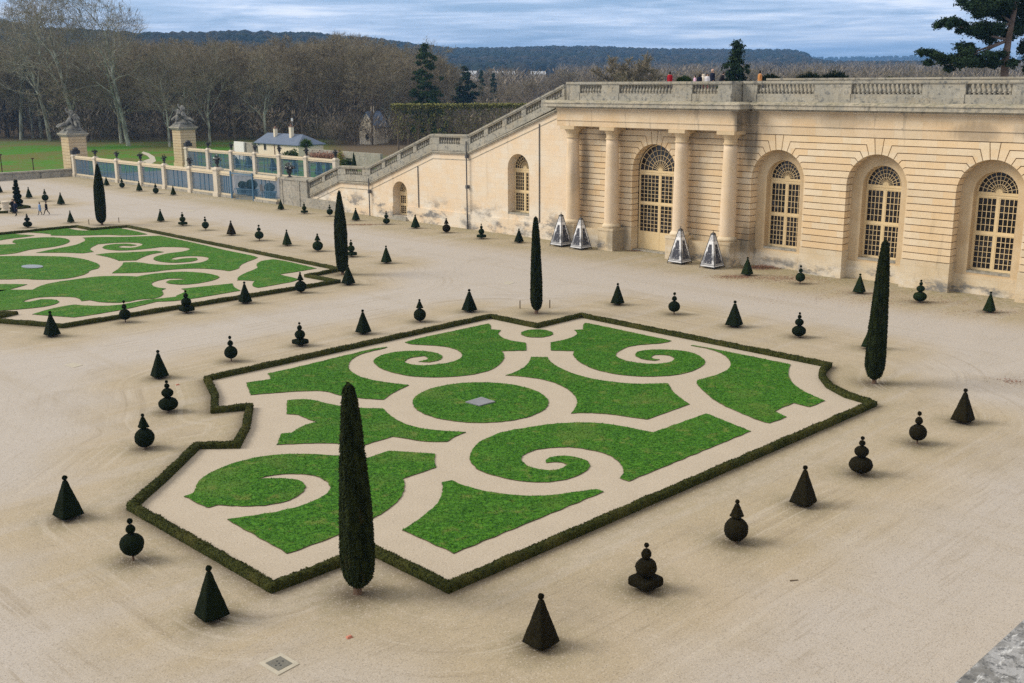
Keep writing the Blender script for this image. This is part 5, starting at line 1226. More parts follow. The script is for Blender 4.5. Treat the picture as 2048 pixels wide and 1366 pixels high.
def on_hill(rng):
    while True:
        th = rng.uniform(-30, 30); x = 1024+CF*math.tan(R(th)); dep = crest(x)
        d = dep*(.50+.54*rng.random()**.75) if rng.random() < .88 else rng.uniform(5000, 5700)
        q = fx*d+rx*d*math.tan(R(th)); return (q[0], q[1], land_z(th, d)-2.5)
tag(crowns(17000, rng, on_hill, 15, 'hill_wood', 'hill_forest', 1.05), 'dark bluish wooded hills along the horizon', 'forest', None, 'stuff')
# valley wood: twiggy grey brown winter trees
def twig_trees(n, place, hmin, hmax, seed, mat, name, per=42, w=.32, clump=1.0):
    rng = np.random.default_rng(seed); P = np.array([place(rng) for _ in range(n)]); H = rng.uniform(hmin, hmax, n)
    N = n*per; i = np.repeat(np.arange(n), per); a = rng.uniform(0, 2*np.pi, N); u = rng.random(N)
    r0 = H[i]*.36*np.sqrt(rng.random(N)); z0 = H[i]*(.25+.62*u); ln = H[i]*rng.uniform(.07, .20, N)
    r0 *= np.clip(1.15-np.abs(z0/H[i]-.5)*1.3, .2, 1)
    B = P[i]+np.stack([r0*np.cos(a), r0*np.sin(a), z0], 1); sp = rng.uniform(.25, 1.3, N)
    D = np.stack([np.cos(a)*sp, np.sin(a)*sp, np.ones(N)], 1)*ln[:, None]; b = rng.uniform(0, 2*np.pi, N); W = np.stack([np.cos(b), np.sin(b), 0*b], 1)*(w*rng.uniform(.5, 1.4, N))[:, None]
    k = np.arange(n); tw = np.stack([rx[0]*np.ones(n), rx[1]*np.ones(n), 0*np.ones(n)], 1)*(.16*H/18)[:, None]
    T = np.concatenate([P-tw, P+tw, P+np.c_[0*H, 0*H, H*.8]])
    V = np.concatenate([B-W, B+W, B+D, T]); q = np.arange(N); F = np.concatenate([np.stack([q, q+N, q+2*N], 1), np.stack([k, k+n, k+2*n], 1)+3*N])
    return npmesh(name, V, F, mat)
def in_valley(rng):
    while True:
        d = 430+1500*rng.random()**1.1; x = rng.uniform(-150, 2250)
        if d < crest(x)*.75:
            q = pix_ground(x, d)
            if (d > 520 or x < 860 or x > 1250) and not (d > 760 and 900 < x < 1115): return q
tag(twig_trees(5600, in_valley, 8, 19, 31, 'wood_far', 'valley_wood', 62, .32), 'grey brown leafless wood filling the valley below the hills', 'forest', None, 'stuff')
# ------------------------------------------------------------------ bare winter trees
def bare_tree(seed, h, spread=.5, fork=.3, dens=1.0, lean=.02, tw=.045):
    rng = random.Random(seed); segs = []; twigs = []
    def branch(p, d, L, r, lev):
        n = 4 if lev == 0 else 3; pts = [p]; dirs = []; dd = d.copy()
        for i in range(n):
            wob = .05 if lev == 0 else .22
            dd = (dd+Vector((rng.gauss(0, wob), rng.gauss(0, wob), rng.gauss(0, wob)+(.10 if lev else .02)))).normalized(); pts.append(pts[-1]+dd*(L/n)); dirs.append(dd.copy())
        for i in range(n): segs.append((pts[i], pts[i+1], r*(1-.62*i/n), r*(1-.62*(i+1)/n), lev))
        if lev >= 4:
            for _ in range(int(7*dens)):
                t = rng.random(); i = min(n-1, int(t*n)); q = pts[i].lerp(pts[i+1], t*n-i); v = (dirs[i]*.8+Vector((rng.gauss(0, .6), rng.gauss(0, .6), rng.gauss(.15, .5)))).normalized()
                twigs.append((q, q+v*L*rng.uniform(.5, 1.15)))
            return
        kids = [(6, 9), (5, 6), (4, 6), (4, 5)][lev]; k = rng.randint(*kids)
        for c in range(k):
            t = (fork+(1-fork)*((c+rng.random())/k)) if lev == 0 else .25+.75*((c+rng.random())/k); t = min(t, .999); i = min(n-1, int(t*n)); q = pts[i].lerp(pts[i+1], t*n-i)
            az = c*2.4+rng.random()*1.2; side = Vector((math.cos(az), math.sin(az), 0)); base = dirs[i]
            side = (side-base*side.dot(base)).normalized() if (side-base*side.dot(base)).length > .1 else base.orthogonal().normalized()
            up = spread*(1.25-.6*t) if lev == 0 else rng.uniform(.45, .95)
            v = (base+side*up*1.25).normalized()
            l = L*(rng.uniform(.48, .66) if lev == 0 else rng.uniform(.5, .72))*(1.15-.35*t if lev else 1.1-.35*t)
            branch(q, v, l, r*(1-.62*t)*rng.uniform(.45, .62), lev+1)
    branch(Vector((0, 0, -.1)), Vector((rng.gauss(0, lean), rng.gauss(0, lean), 1)).normalized(), h*.72, h*.0165, 0)
    top = max(s[1].z for s in segs); k = h/top
    def tubes(sel, ns):
        V = []; F = []
        for a, b, r0, r1, lev in sel:
            d = (b-a); 
            if d.length < 1e-5: continue
            d.normalize(); u = d.orthogonal().normalized(); w = d.cross(u); o = len(V)
            for q, r in ((a, r0), (b, r1)):
                for i in range(ns): V.append(tuple((q+(u*math.cos(2*math.pi*i/ns)+w*math.sin(2*math.pi*i/ns))*r)*k))
            for i in range(ns): F.append((o+i, o+(i+1) % ns, o+ns+(i+1) % ns, o+ns+i))
        return np.array(V), np.array(F)
    V1, F1 = tubes([(a, b, max(r0, .035), max(r1, .028), l) for a, b, r0, r1, l in segs if l <= 3], 5)
    V2, F2 = tubes([(a, b, max(r0, .014), max(r1, .011), l) for a, b, r0, r1, l in segs if s_ok(l)], 3)
    tv = []; 
    for a, b in twigs:
        d = b-a; w = d.cross(Vector((rng.gauss(0, 1), rng.gauss(0, 1), rng.gauss(0, 1)))).normalized()*tw; m = a.lerp(b, .0)
        tv += [tuple((a-w)*k), tuple((a+w)*k), tuple(b*k)]
    T2 = np.concatenate([F2[:, :3], F2[:, [0, 2, 3]]]); tv = np.array(tv)
    V = np.concatenate([V2, tv]); F = np.concatenate([T2, np.arange(len(tv)).reshape(-1, 3)+len(V2)])
    return (V1, F1), (V, F)
def s_ok(l): return l >= 4
TP = {}
def tree_proto(key, seed, h, bark='bark_brown', **kw):
    (V1, F1), (V2, F2) = bare_tree(seed, h, **kw)
    t = thing('bare_tree', None, 'tree'); npmesh('trunk', V1, F1, bark, t, True); npmesh('crown', V2, F2, 'twig', t); t['h'] = h; TP[key] = [t, False]
tree_proto('plane1', 3, 40, 'bark_plane', spread=.34, fork=.28, dens=.75, tw=.035)
tree_proto('plane2', 8, 40, 'bark_plane', spread=.40, fork=.22, dens=.75, tw=.035)
tree_proto('wood1', 12, 28, 'bark_brown', spread=.5, fork=.28, dens=.9, tw=.045)
tree_proto('wood2', 15, 28, 'bark_plane', spread=.6, fork=.25, dens=.9, tw=.045)
tree_proto('wood3', 19, 28, 'bark_brown', spread=.45, fork=.35, dens=.9, tw=.045)
tree_proto('round', 31, 18, 'bark_brown', spread=1.15, fork=.25, dens=2.6, tw=.05)
def plant(key, x, d, h, label, group=None, rz=0.0, z=None, wide=1.0):
    t, used = TP[key]
    if used: t = copy_tree(t)
    else: TP[key][1] = True
    X, Y, Z = pix_ground(x, d); s = h/t['h']; t.location = (X, Y, (Z if z is None else z)-.05); t.rotation_euler.z = rz; t.scale = (s*wide, s*wide, s); t['label'] = label
    if group: t['group'] = group
    return t
for key, x, d, h, lab, rz in [('plane1', 172, 262, 41, 'very tall pale barked bare plane tree behind the left gate pillar', .3), ('plane2', 272, 266, 40, 'very tall pale barked bare plane tree between the two gate pillars', 2.0), ('plane1', 62, 300, 42, 'tall bare plane tree near the left picture edge', 4.1), ('plane2', 225, 335, 40, 'tall bare tree between and behind the two great plane trees', 5.0), ('plane1', 118, 290, 39, 'tall bare plane tree above the left gate pillar\'s figures', 1.2),
                              ('wood2', 432, 268, 27, 'bare tree with spreading limbs right of the second pillar', .5), ('wood2', 352, 262, 26, 'bare tree directly behind the right gate pillar', 2.5), ('wood2', 850, 300, 27, 'forked bare tree rising behind the clipped lime row', 1.0), ('wood1', 690, 290, 28, 'spreading bare tree above the small gabled cottage', 3.3), ('wood1', 985, 520, 19, 'pale bare tree standing right of the dark conifer', 3.0)]:
    plant(key, x, d, h, lab, None, rz)
plant('round', 1264, 205, 20.0, 'broad round headed bare tree behind the left end of the terrace balustrade', None, .7, 0, 1.15)
rr = random.Random(44); W = []
for k in range(112):
    d = 274+170*(k/112)**1.1; x = -60+((k*0.6180339)%1.0)*960
    if x < 125 and d < 300: d += 32
    W.append((x+rr.uniform(-12, 12), d+rr.uniform(-12, 12)))
for k, (x, d) in enumerate(W):
    ytop = float(np.interp(x, [-100, 0, 140, 330, 420, 520, 700, 800, 880, 930], [85, 88, 84, 80, 78, 82, 76, 88, 108, 140]))+rr.uniform(-6, 14)
    Z = land_z(math.degrees(math.atan((x-1024)/CF)), d); h = at(x, ytop, d)[2]-Z
    plant(['wood1', 'wood2', 'wood3'][k % 3], x, d, h, 'bare brown winter tree in the dense wood behind the railings', 'leafless trees of the wood behind the railings', rr.uniform(0, 6.28), None, rr.uniform(.95, 1.35))
for k in range(26):          # lower, farther trees to the right of the wood
    x = 880+k*44+rr.uniform(-14, 14); d = rr.uniform(400, 520)
    ytop = float(np.interp(x, [880, 960, 1060, 1200, 2100], [140, 152, 150, 138, 134]))+rr.uniform(-3, 10)
    if x > 1130 and abs(x-1262) < 70: continue
    h = max(8, at(x, ytop, d)[2]); plant(['wood1', 'wood3'][k % 2], x, d, h, 'low leafless tree in the valley beyond the stair and terrace', 'leafless valley trees beyond the terrace', rr.uniform(0, 6.28), None, 1.35)
# undergrowth of the wood
def in_brush(rng):
    while True:
        x = rng.uniform(-120, 1010); d = rng.uniform(284, 400)
        if x < 120 and d < 305: continue
        return pix_ground(x, d)
tag(twig_trees(1500, in_brush, 4, 10, 51, 'wood_far', 'undergrowth', 40, .22), 'dark twiggy undergrowth between the trunks of the wood', 'undergrowth', None, 'stuff')
def in_front(rng):
    x = rng.uniform(640, 1000); return pix_ground(x, rng.uniform(262, 300))
tag(twig_trees(260, in_front, 3, 8, 52, 'wood_far', 'thicket', 60, .13), 'thin pale thicket of saplings behind the lime row and gabled cottage', 'undergrowth', None, 'stuff')

def leaf_tree(name, label, cat, loc, blobs, mat, trunk, seed, lsize, group=None, bark='bark_brown', flat=1.0, dens=1.0):
    """evergreen built of many small needles round given clumps; clumps = (dx, dy, dz, rx, rz, n)"""
    t = thing(name, label, cat, loc, 0, group); rng = np.random.default_rng(seed)
    tm = MB()
    for a, b, r0, r1 in trunk: tm.tube(a, b, r0, r1, 8)
    tm.build('trunk', bark, t, True); VV = []; FF = []; o = 0
    for bx, by, bz, br, bh, n in blobs:
        n = int(n*dens); u = rng.normal(size=(n, 3)); u /= np.linalg.norm(u, axis=1, keepdims=True); q = rng.random(n)**.45
        lump = 1+.35*np.sin(u[:, 0]*5+bx)*np.sin(u[:, 1]*6+by)+.2*np.sin(u[:, 2]*9+seed)
        P = np.array([bx, by, bz])+u*np.array([br, br, bh])*(q*lump)[:, None]
        N = u+np.array([0, 0, .5]); N /= np.linalg.norm(N, axis=1, keepdims=True)
        V, F = leaves(P, N, lsize, rng, .1, 1.2); VV.append(V); FF.append(F+o); o += len(V)
    npmesh('crown', np.concatenate(VV), np.concatenate(FF), mat, t); return t
# great pine at the right, on the terrace
D = 104.0; bx, by, bz = at(2009, 160, D); bz = 13.9; pm = pxm(bx, by, 17)
def rel(x, y, dd=0.0):
    q = at(x, y, D+dd); return (q[0]-bx, q[1]-by, q[2]-bz)
tr = [(0, 0, -.1), rel(2011, 120), rel(2017, 80), rel(2024, 45), rel(2033, 0), rel(2040, -60), rel(2038, -110)]
trunk = [(a, b, .42-.05*i, .42-.05*(i+1)) for i, (a, b) in enumerate(zip(tr[:-1], tr[1:]))]
pads = [(1990, 12, 2.6, .95, 0), (1955, 8, 1.5, .8, -1.5), (2035, 20, 2.0, 1.1, 1.5), (1903, 44, 1.1, .65, -1), (1930, 52, 1.0, .5, .5), (1965, 60, 1.9, .95, -.5), (2003, 62, 1.5, .9, 1.5), (1870, 106, 1.25, .55, -.8), (1888, 124, 1.2, .6, .4), (1925, 112, 1.6, .85, 0), (1960, 120, 1.8, .75, -1), (1940, 98, 1.1, .5, 1.5), (1986, 128, 1.1, .45, .8), (2046, 55, 1.1, .8, 0), (2058, 90, 1.2, 1.0, 1), (2062, 122, 1.3, .8, -.5), (1992, -30, 2.6, 1.0, 0), (2050, -40, 2.4, 1.2, 1), (2020, -90, 2.6, 1.4, 0), (2090, 0, 2.2, 1.2, 0), (2000, 30, 1.8, .7, 2.0)]
blobs = []
rngp = random.Random(9)
for x, y, r, hz, dd in pads:
    q = rel(x, y, dd)
    for _ in range(max(4, int(r*5.5))): blobs.append((q[0]+rngp.gauss(0, r*.5), q[1]+rngp.gauss(0, r*.5), q[2]+rngp.gauss(0, hz*.42), r*.44, hz*.55, 560))
for s, (x, y, dd) in zip((1, 1, 2, 2, 3, 2, 1, 3, 4, 4), ((1985, 128, .5), (1960, 124, -1), (1925, 116, 0), (1885, 120, 0), (1965, 62, 0), (1905, 48, -1), (2060, 118, 0), (1990, 14, 0), (2040, -30, .5), (2000, -60, 0))):
    a = Vector(tr[s]); b = Vector(rel(x, y, dd)); m = a.lerp(b, .5)+Vector((0, 0, -.15)); trunk += [(tuple(a), tuple(m), .14, .09), (tuple(m), tuple(b), .09, .035)]
leaf_tree('pine', 'large dark pine with layered crown at the right end of the terrace', 'tree', (bx, by, bz), blobs, 'pine_green', trunk, 5, .17, None, 'pine_bark')
def conifer(label, x, d, ytop, wpx, z0, seed, mat='pine_green', lsize=.3, n=26, pw=.75):
    X, Y, _ = pix_ground(x, d); h = at(x, ytop, d)[2]-z0; W_ = wpx/2*d/CF; rg = random.Random(seed); bl = []
    for k in range(n):
        t = k/(n-1); z = h*(.16+.82*t); r = W_*(1-t)**pw*rg.uniform(.75, 1.15)+.15
        for j in range(max(3, int(9*(1-t)+3))):
            a = rg.random()*6.28; q = r*rg.uniform(.25, 1.12); k_ = W_*.13+.08; bl.append((q*math.cos(a), q*math.sin(a), z-q*.10+rg.gauss(0, h*.02), k_*rg.uniform(.7, 1.5), k_*rg.uniform(.35, .7), 55))
    return leaf_tree('conifer', label, 'tree', (X, Y, z0), bl, mat, [((0, 0, -.1), (0, 0, h*.95), h*.018, .03)], seed, lsize, None)
conifer('dark green conifer behind the people on the terrace', 1462, 138, 86, 92, 8.0, 3, 'pine_green', .26, 30)
conifer('dark conifer in the wood left of the sloping balustrade, above the lime row', 935, 330, 138, 64, 0, 4, 'pine_green', .5, 26, .5)
conifer('dark ivy clad conifer rising above the winter wood', 860, 262, 91, 84, 0, 6, 'shrub_green', .42, 26, .42)
conifer('small ivy green tree above the pale roofs in the valley', 968, 480, 142, 16, 0, 7, 'shrub_green', .6, 12, .4)
conifer('small ivy green tree right of the pale roofs in the valley', 992, 470, 145, 16, 0, 8, 'shrub_green', .6, 12, .4)
def spiky(label, x, d, y0, y1, wpx, seed, mat='shrub_green', z=None):
    q = at(x, y1, d); h = (y1-y0)*d/CF*1.9; w = wpx/2*d/CF; z0 = at(x, y0, d)[2]-h; rng = np.random.default_rng(seed); n = 700
    a = rng.uniform(0, 2*np.pi, n); r = np.sqrt(rng.random(n)); P = np.c_[w*.75*r*np.cos(a), w*.75*r*np.sin(a), h*(.35+.45*rng.random(n)*(1-.5*r))]
    Dr = np.c_[np.cos(a)*r*.8+rng.normal(0, .2, n), np.sin(a)*r*.8+rng.normal(0, .2, n), rng.uniform(.5, 1.2, n)]; Dr /= np.linalg.norm(Dr, axis=1, keepdims=True)
    L = h*rng.uniform(.12, .28, n)[:, None]; Wd = np.cross(Dr, rng.normal(size=(n, 3))); Wd /= np.linalg.norm(Wd, axis=1, keepdims=True); Wd *= .07
    V = np.concatenate([P-Wd, P+Wd, P+Dr*L]); k = np.arange(n)
    t = thing('evergreen_shrub', label, 'shrub', (q[0], q[1], z0), 0, 'evergreen shrubs behind the terrace balustrade')
    npmesh('foliage', V, np.stack([k, k+n, k+2*n], 1), mat, t); MB().tube((0, 0, -.05), (0, 0, h*.5), .12, .05, 6).build('stem', 'bark_brown', t)
for i, (x, y0, y1, w, lab) in enumerate([(1368, 147, 164, 34, 'low spiky evergreen behind the balustrade right of the person in red'), (1541, 143, 160, 44, 'dark evergreen shrub behind the balustrade right of the person in tan'), (1618, 138, 161, 60, 'dark spiky evergreen shrub in the middle of the terrace skyline'), (1670, 134, 160, 58, 'tallest dark evergreen shrub on the terrace skyline'), (1778, 151, 160, 26, 'small rounded shrub just showing over the balustrade, left of the pine')]):
    spiky(lab, x, 112+i, y0, y1, w, 60+i, 'yew' if i in (1, 2, 3) else 'shrub_green')
# clipped lime row
A = at(784, 209, 236); B = at(1075, 208, 232); zt = A[2]; t = thing('clipped_lime_row', 'flat topped row of clipped limes, bare below, behind the great stair', 'hedge', (A[0], A[1], 0))
u = np.array([B[0]-A[0], B[1]-A[1]]); L = np.linalg.norm(u); u /= L; v = np.array([-u[1], u[0]]); rng = np.random.default_rng(6)
n = 9000; s = rng.random(n)*L; w = rng.uniform(-1.4, 1.4, n); zz = zt-np.abs(rng.normal(0, .5, n)); P = np.c_[u[0]*s+v[0]*w, u[1]*s+v[1]*w, zz]
N = np.tile([0, 0, 1.0], (n, 1)); V1, F1 = leaves(P, N, .30, rng, .2, 1.2)
n = 4200; s = rng.random(n)*L; w = rng.uniform(-1.4, 1.4, n); zz = zt*(.22+.76*rng.random(n)**.8); P = np.c_[u[0]*s+v[0]*w, u[1]*s+v[1]*w, zz]; V2, F2 = leaves(P, rng.normal(size=(n, 3)), .26, rng, .1, 1.2)
npmesh('crown', np.concatenate([V1, V2]), np.concatenate([F1, F2+len(V1)]), 'lime_clip', t)
for k in range(14):
    s0 = L*(k+.5)/14; p = (u[0]*s0, u[1]*s0); tm = MB().tube((*p, -.05), (p[0], p[1], zt*.45), .22, .16, 7); rg = random.Random(k)
    for j in range(9):
        s1 = s0+rg.uniform(-1.6, 1.6); tm.tube((p[0], p[1], zt*rg.uniform(.25, .45)), (u[0]*s1+v[0]*rg.uniform(-1, 1), u[1]*s1+v[1]*rg.uniform(-1, 1), zt*rg.uniform(.7, .98)), .09, .03, 5)
    tm.build('trunk', 'bark_brown', t)

# ------------------------------------------------------------------ cottages and the garden behind the rear railing
def find_x(pxx, Y, z, lo=100, hi=200):
    for _ in range(40):
        m_ = (lo+hi)/2; v_ = np.array([m_, Y, z-EYE]); xx = 1024+CF*(v_@RT)/(v_@FW)
        if xx < pxx: lo = m_
        else: hi = m_
    return lo
CX = 122.0; ya = onx(511, 284, CX)[0]; yb = onx(598, 291, CX)[0]; ze = onx(555, 287.5, CX)[1]; xb = find_x(636, yb, ze); xb = min(max(xb, CX+6), CX+9)
xm = (CX+xb)/2; zr = onx(571, 267, xm)[1]; yr0, yr1 = onx(535, 265, xm)[0], onx(606, 270, xm)[0]
ct = thing('cottage', 'cream cottage with blue slate hip roof and two chimneys behind the railings', 'house', (CX, (ya+yb)/2, 0))
o_ = (ya+yb)/2
MB().box(.0, xb-CX, yb+.25-o_, ya-.25-o_, -.05, ze+.05).build('wall', 'limewash', ct)
rf = MB().add([(-.4, yb-.15-o_, ze), (-.4, ya+.15-o_, ze), (xb-CX+.4, ya+.15-o_, ze), (xb-CX+.4, yb-.15-o_, ze), (xm-CX, yr1-o_, zr), (xm-CX, yr0-o_, zr), (-.4, yb-.15-o_, ze-.15), (-.4, ya+.15-o_, ze-.15), (xb-CX+.4, ya+.15-o_, ze-.15), (xb-CX+.4, yb-.15-o_, ze-.15)],
         [(0, 4, 5, 1), (1, 5, 2), (2, 5, 4, 3), (3, 4, 0), (6, 0, 1, 7), (7, 1, 2, 8), (8, 2, 3, 9), (9, 3, 0, 6), (6, 7, 8, 9)]).build('roof', 'slate', ct)
fixn(rf.data)
for (x, y0, y1, w) in ((551, 257, 273, .42), (583, 254, 276, .62)):
    yy = onx(x, y1, xm-1)[0]-o_; z1 = onx(x, y0, xm-1)[1]; c_ = MB().box(xm-CX-1.3, xm-CX-.6, yy-w*.6, yy+w*.6, zr-2.2, z1).build('chimney', 'limewash', rf)
    MB().box(xm-CX-1.36, xm-CX-.54, yy-w*.6-.06, yy+w*.6+.06, z1, z1+.15).box(xm-CX-1.1, xm-CX-.85, yy-.14, yy+.14, z1+.15, z1+.5).build('chimney_pot', 'brick_red', c_)
yy = onx(589, 270, xm)[0]-o_; MB().tube((xm-CX-.4, yy, zr-1), (xm-CX-.4, yy, zr+3.2), .05, .04, 5).box(xm-CX-.45, xm-CX-.35, yy-.3, yy+.3, zr+2.6, zr+3.2).build('aerial', 'lamp_white', rf)
for x, yt, yb_, w in ((530, 288, 299.5, .42), (518, 286.5, 291, .25), (558, 290, 300, .4)):
    yy, zz = onx(x, yt, CX); z2 = onx(x, yb_, CX)[1]; wn = MB().box(-.06, .03, yy-w-.1-o_, yy+w+.1-o_, z2-.1, zz+.1).build('window', 'white_paint', ct); MB().box(-.075, -.062, yy-w-o_, yy+w-o_, z2, zz).build('pane', 'dark_glass', wn)
yy = onx(549, 290, CX)[0]-o_; MB().tube((-.08, yy, 0), (-.08, yy, ze), .07, .07, 6).build('drain_pipe', 'brick_red', ct)
C2 = at(735, 292, 262); t = thing('gabled_cottage', 'small pale gabled cottage half hidden by trees left of the lime row', 'house', (C2[0], C2[1], 0), CYAW-.35)
MB().box(0, 7, -2.1, 2.1, -.05, 4.4).add([(0, -2.1, 4.4), (0, 2.1, 4.4), (0, 0, 7.6), (7, -2.1, 4.4), (7, 2.1, 4.4), (7, 0, 7.6)], [(0, 2, 1), (3, 4, 5)]).build('wall', 'limewash', t)
r_ = MB().add([(-.3, -2.5, 4.0), (-.3, 0, 7.85), (-.3, 2.5, 4.0), (7.3, -2.5, 4.0), (7.3, 0, 7.85), (7.3, 2.5, 4.0), (-.3, 0, 7.68), (7.3, 0, 7.68)], [(0, 1, 4, 3), (1, 2, 5, 4), (0, 6, 1), (1, 6, 2)]).build('roof', 'slate', t)
MB().box(-.03, .03, -.45, .45, 1.2, 2.4).build('window', 'dark_glass', t); MB().box(3, 3.6, -.3, .3, 6.8, 9.0).build('chimney', 'limewash', r_)
C3 = at(700, 303, 214); o = MB().box(-1.5, 1.5, -1.5, 1.5, 0, .001)
P0 = at(440, 303, 196); P1 = at(513, 303, 196)
w_ = MB(); a_ = onx(466, 300, 114)[0]; b_ = onx(511, 300, 114)[0]; w_.box(114, 114.6, b_, a_, -.05, onx(490, 289, 114)[1]).box(114.1, 114.5, b_+1.5, a_-1, onx(490, 289, 114)[1], onx(490, 284.5, 114)[1]-.0)
tag(w_.build('garden_wall', 'stone_old'), 'old grey ruined garden wall left of the slate roofed cottage', 'wall')
MB().box(113.6, 113.95, onx(487, 290, 113.6)[0], onx(468, 290, 113.6)[0], 0, onx(478, 283.5, 113.6)[1]).build('white_shed', 'white_paint'); tag(bpy.data.objects['white_shed'], 'small white panel propped against the old garden wall', 'panel')
w_ = MB(); a_ = onx(612, 300, 118)[0]; b_ = onx(760, 300, 118)[0]; w_.box(118, 118.6, b_, a_, -.05, onx(690, 303, 118)[1]); tag(w_.build('long_wall', 'stone_old'), 'long low garden wall running right from the cottage towards the stair', 'wall')
def bush(name, label, cat, x, y, X, w, h, mat, seed, ls=.22, n=900, group=None):
    Y, _ = onx(x, y, X); z1 = onx(x, y, X)[1]; rng = np.random.default_rng(seed); u_ = rng.normal(size=(n, 3)); u_ /= np.linalg.norm(u_, axis=1, keepdims=True); P = u_*np.array([w, w, h*.5])*(rng.random(n)**.3)[:, None]*(1+.25*np.sin(u_[:, :1]*6))+np.array([0, 0, h*.5]); V, F = leaves(P, u_, ls, rng, .1, 1.0)
    t = thing(name, label, cat, (X, Y, max(z1-h, -.03)), 0, group); npmesh('foliage', V, F, mat, t); MB().tube((0, 0, -.05), (0, 0, h*.6), .08, .04, 5).build('stem', 'bark_brown', t); return t
for i, x in enumerate((624, 640, 656, 672)): bush('climber', 'reddish brown leafless climber on the garden wall right of the palm', 'shrub', x, 303, 117.0, 1.6, 1.9, 'litter', 80+i, .2, 500, 'brown climbers along the garden wall')
bush('yellow_shrub', 'bright yellow green shrub at the end of the rear railing', 'shrub', 680, 303, 101, .55, 3.2, 'yellow_shrub', 90, .2, 700)
bush('green_shrub', 'round green shrub behind the rear railing end', 'shrub', 695, 317, 101, .9, 1.9, 'shrub_green', 91)
bush('green_shrub', 'low green bush in front of the cottage wall', 'shrub', 578, 302, 110, 1.3, 1.8, 'shrub_green', 92)
bush('green_shrub', 'green bush between cottage and palm', 'shrub', 588, 299.5, 112, .9, 2.2, 'palm_green', 93)
def cone_yew(label, x, yt, yb_, X, wpx, seed):
    Y, z1 = onx(x, yt, X); h = max(z1, 1.5); r = wpx/2/pxm(X, Y); V, F = lathe_np([(.02, .1), (r, .25), (r*.8, h*.4), (r*.4, h*.75), (.02, h)], 14); t = thing('cone_yew', label, 'topiary', (X, Y, 0), 0, 'dark cone yews in the garden behind the rear railing')
    leafy('crown', V, F, 'yew', t, .05, 3, 350, .14, seed); MB().tube((0, 0, -.02), (0, 0, .4), .08, .07, 6).build('trunk', 'bark_yew', t)
for i, (x, yt, X, w, lab) in enumerate([(707, 304, 101, 15, 'dark cone yew standing clear right of the rear railing'), (588, 318, 102, 17, 'dark cone yew behind the rear railing below the palm'), (637, 323, 102, 18, 'dark cone yew in the rightmost bay of the rear railing'), (545, 316, 102, 16, 'dark cone yew behind the rear railing below the cottage'), (472, 313, 102, 17, 'dark cone yew in the bay left of the cottage'), (655, 322, 102, 16, 'dark cone yew behind the end of the rear railing'), (497, 312, 103, 18, 'dark cone yew behind the old garden wall bay')]): cone_yew(lab, x, yt, 0, X, w, i)
X = 108; Y, zt = onx(612, 281, X); t = thing('palm', 'hardy palm with round head of fan leaves right of the cottage', 'tree', (X, Y, 0))
MB().tube((0, 0, -.05), (0, 0, zt-.9), .22, .2, 8).build('trunk', 'bark_brown', t); rng = np.random.default_rng(4); n = 420; u_ = rng.normal(size=(n, 3)); u_[:, 2] = np.abs(u_[:, 2])*.9-.35; u_ /= np.linalg.norm(u_, axis=1, keepdims=True); s_ = np.cross(u_, rng.normal(size=(n, 3))); s_ /= np.linalg.norm(s_, axis=1, keepdims=True)
c_ = np.array([0, 0, zt-.75]); V = np.concatenate([c_+u_*.45-s_*.09, c_+u_*.45+s_*.09, c_+u_*1.35*rng.uniform(.75, 1.1, (n, 1))]); k = np.arange(n); npmesh('fronds', V, np.stack([k, k+n, k+2*n], 1), 'palm_green', t)
for i, (x, y, r, lab) in enumerate([(486, 391, .62, 'small clipped ball shrub in a blue planter, seen through the railing left of the gate'), (504, 393, .85, 'largest clipped ball shrub in a blue planter, seen through the open gate'), (540, 393, .72, 'clipped ball shrub in a blue planter, seen through the railing right of the gate')]):
    Yp, Zp = onx(x, y-3, 77.5); t = thing('planter', lab, 'planter', (77.5, Yp, -.012), 0, 'ball shrubs in planters behind the gate'); MB().frustum(0, 0, 0, .85, .5, .5, .62, .62).box(-.66, .66, -.66, .66, .78, .88).build('tub', 'blue_iron', t)
    V, F = lathe_np(egg(r, 0, r*.8, 13), 18); V[:, 2] += .9+r*.7; leafy('ball_shrub', V, F, 'yew', t, .04, 4, 300, .1, i)
# pale roofs far down the valley
for x, y, w, d, lab in [(940, 143, 12, 1150, 'long pale roofed shed in the valley, leftmost of the far sheds'), (1008, 143.5, 22, 1170, 'long low pale roofed shed in the middle of the valley'), (1075, 144, 15, 1190, 'pale roofed shed in the valley nearest to the terrace')]:
    q = at(x, y, d); g_ = land_z(math.degrees(math.atan((x-1024)/CF)), d); hw = w*d/CF; t = thing('valley_shed', lab, 'building', (q[0], q[1], g_), CYAW-math.pi/2, 'pale roofed sheds in the valley'); h = max(3.0, q[2]-g_)
    MB().box(-hw, hw, 0, 14, 0, h*.75).build('wall', 'limewash', t); MB().add([(-hw-1, -1, h*.72), (hw+1, -1, h*.72), (hw+1, 15, h*.72), (-hw-1, 15, h*.72), (-hw-1, 7, h+.8), (hw+1, 7, h+.8)], [(0, 1, 5, 4), (2, 3, 4, 5), (0, 4, 3), (1, 2, 5)]).build('roof', 'lamp_white', t)
q = at(967, 118, 2000); t = thing('lattice_mast', 'thin pale radio mast against the hill above the valley sheds', 'mast', (q[0], q[1], q[2]-30)); MB().tube((0, 0, -10), (0, 0, 31), 1.0, .45, 4).build('mast_pole', 'lamp_white', t)
for i in range(7): pass

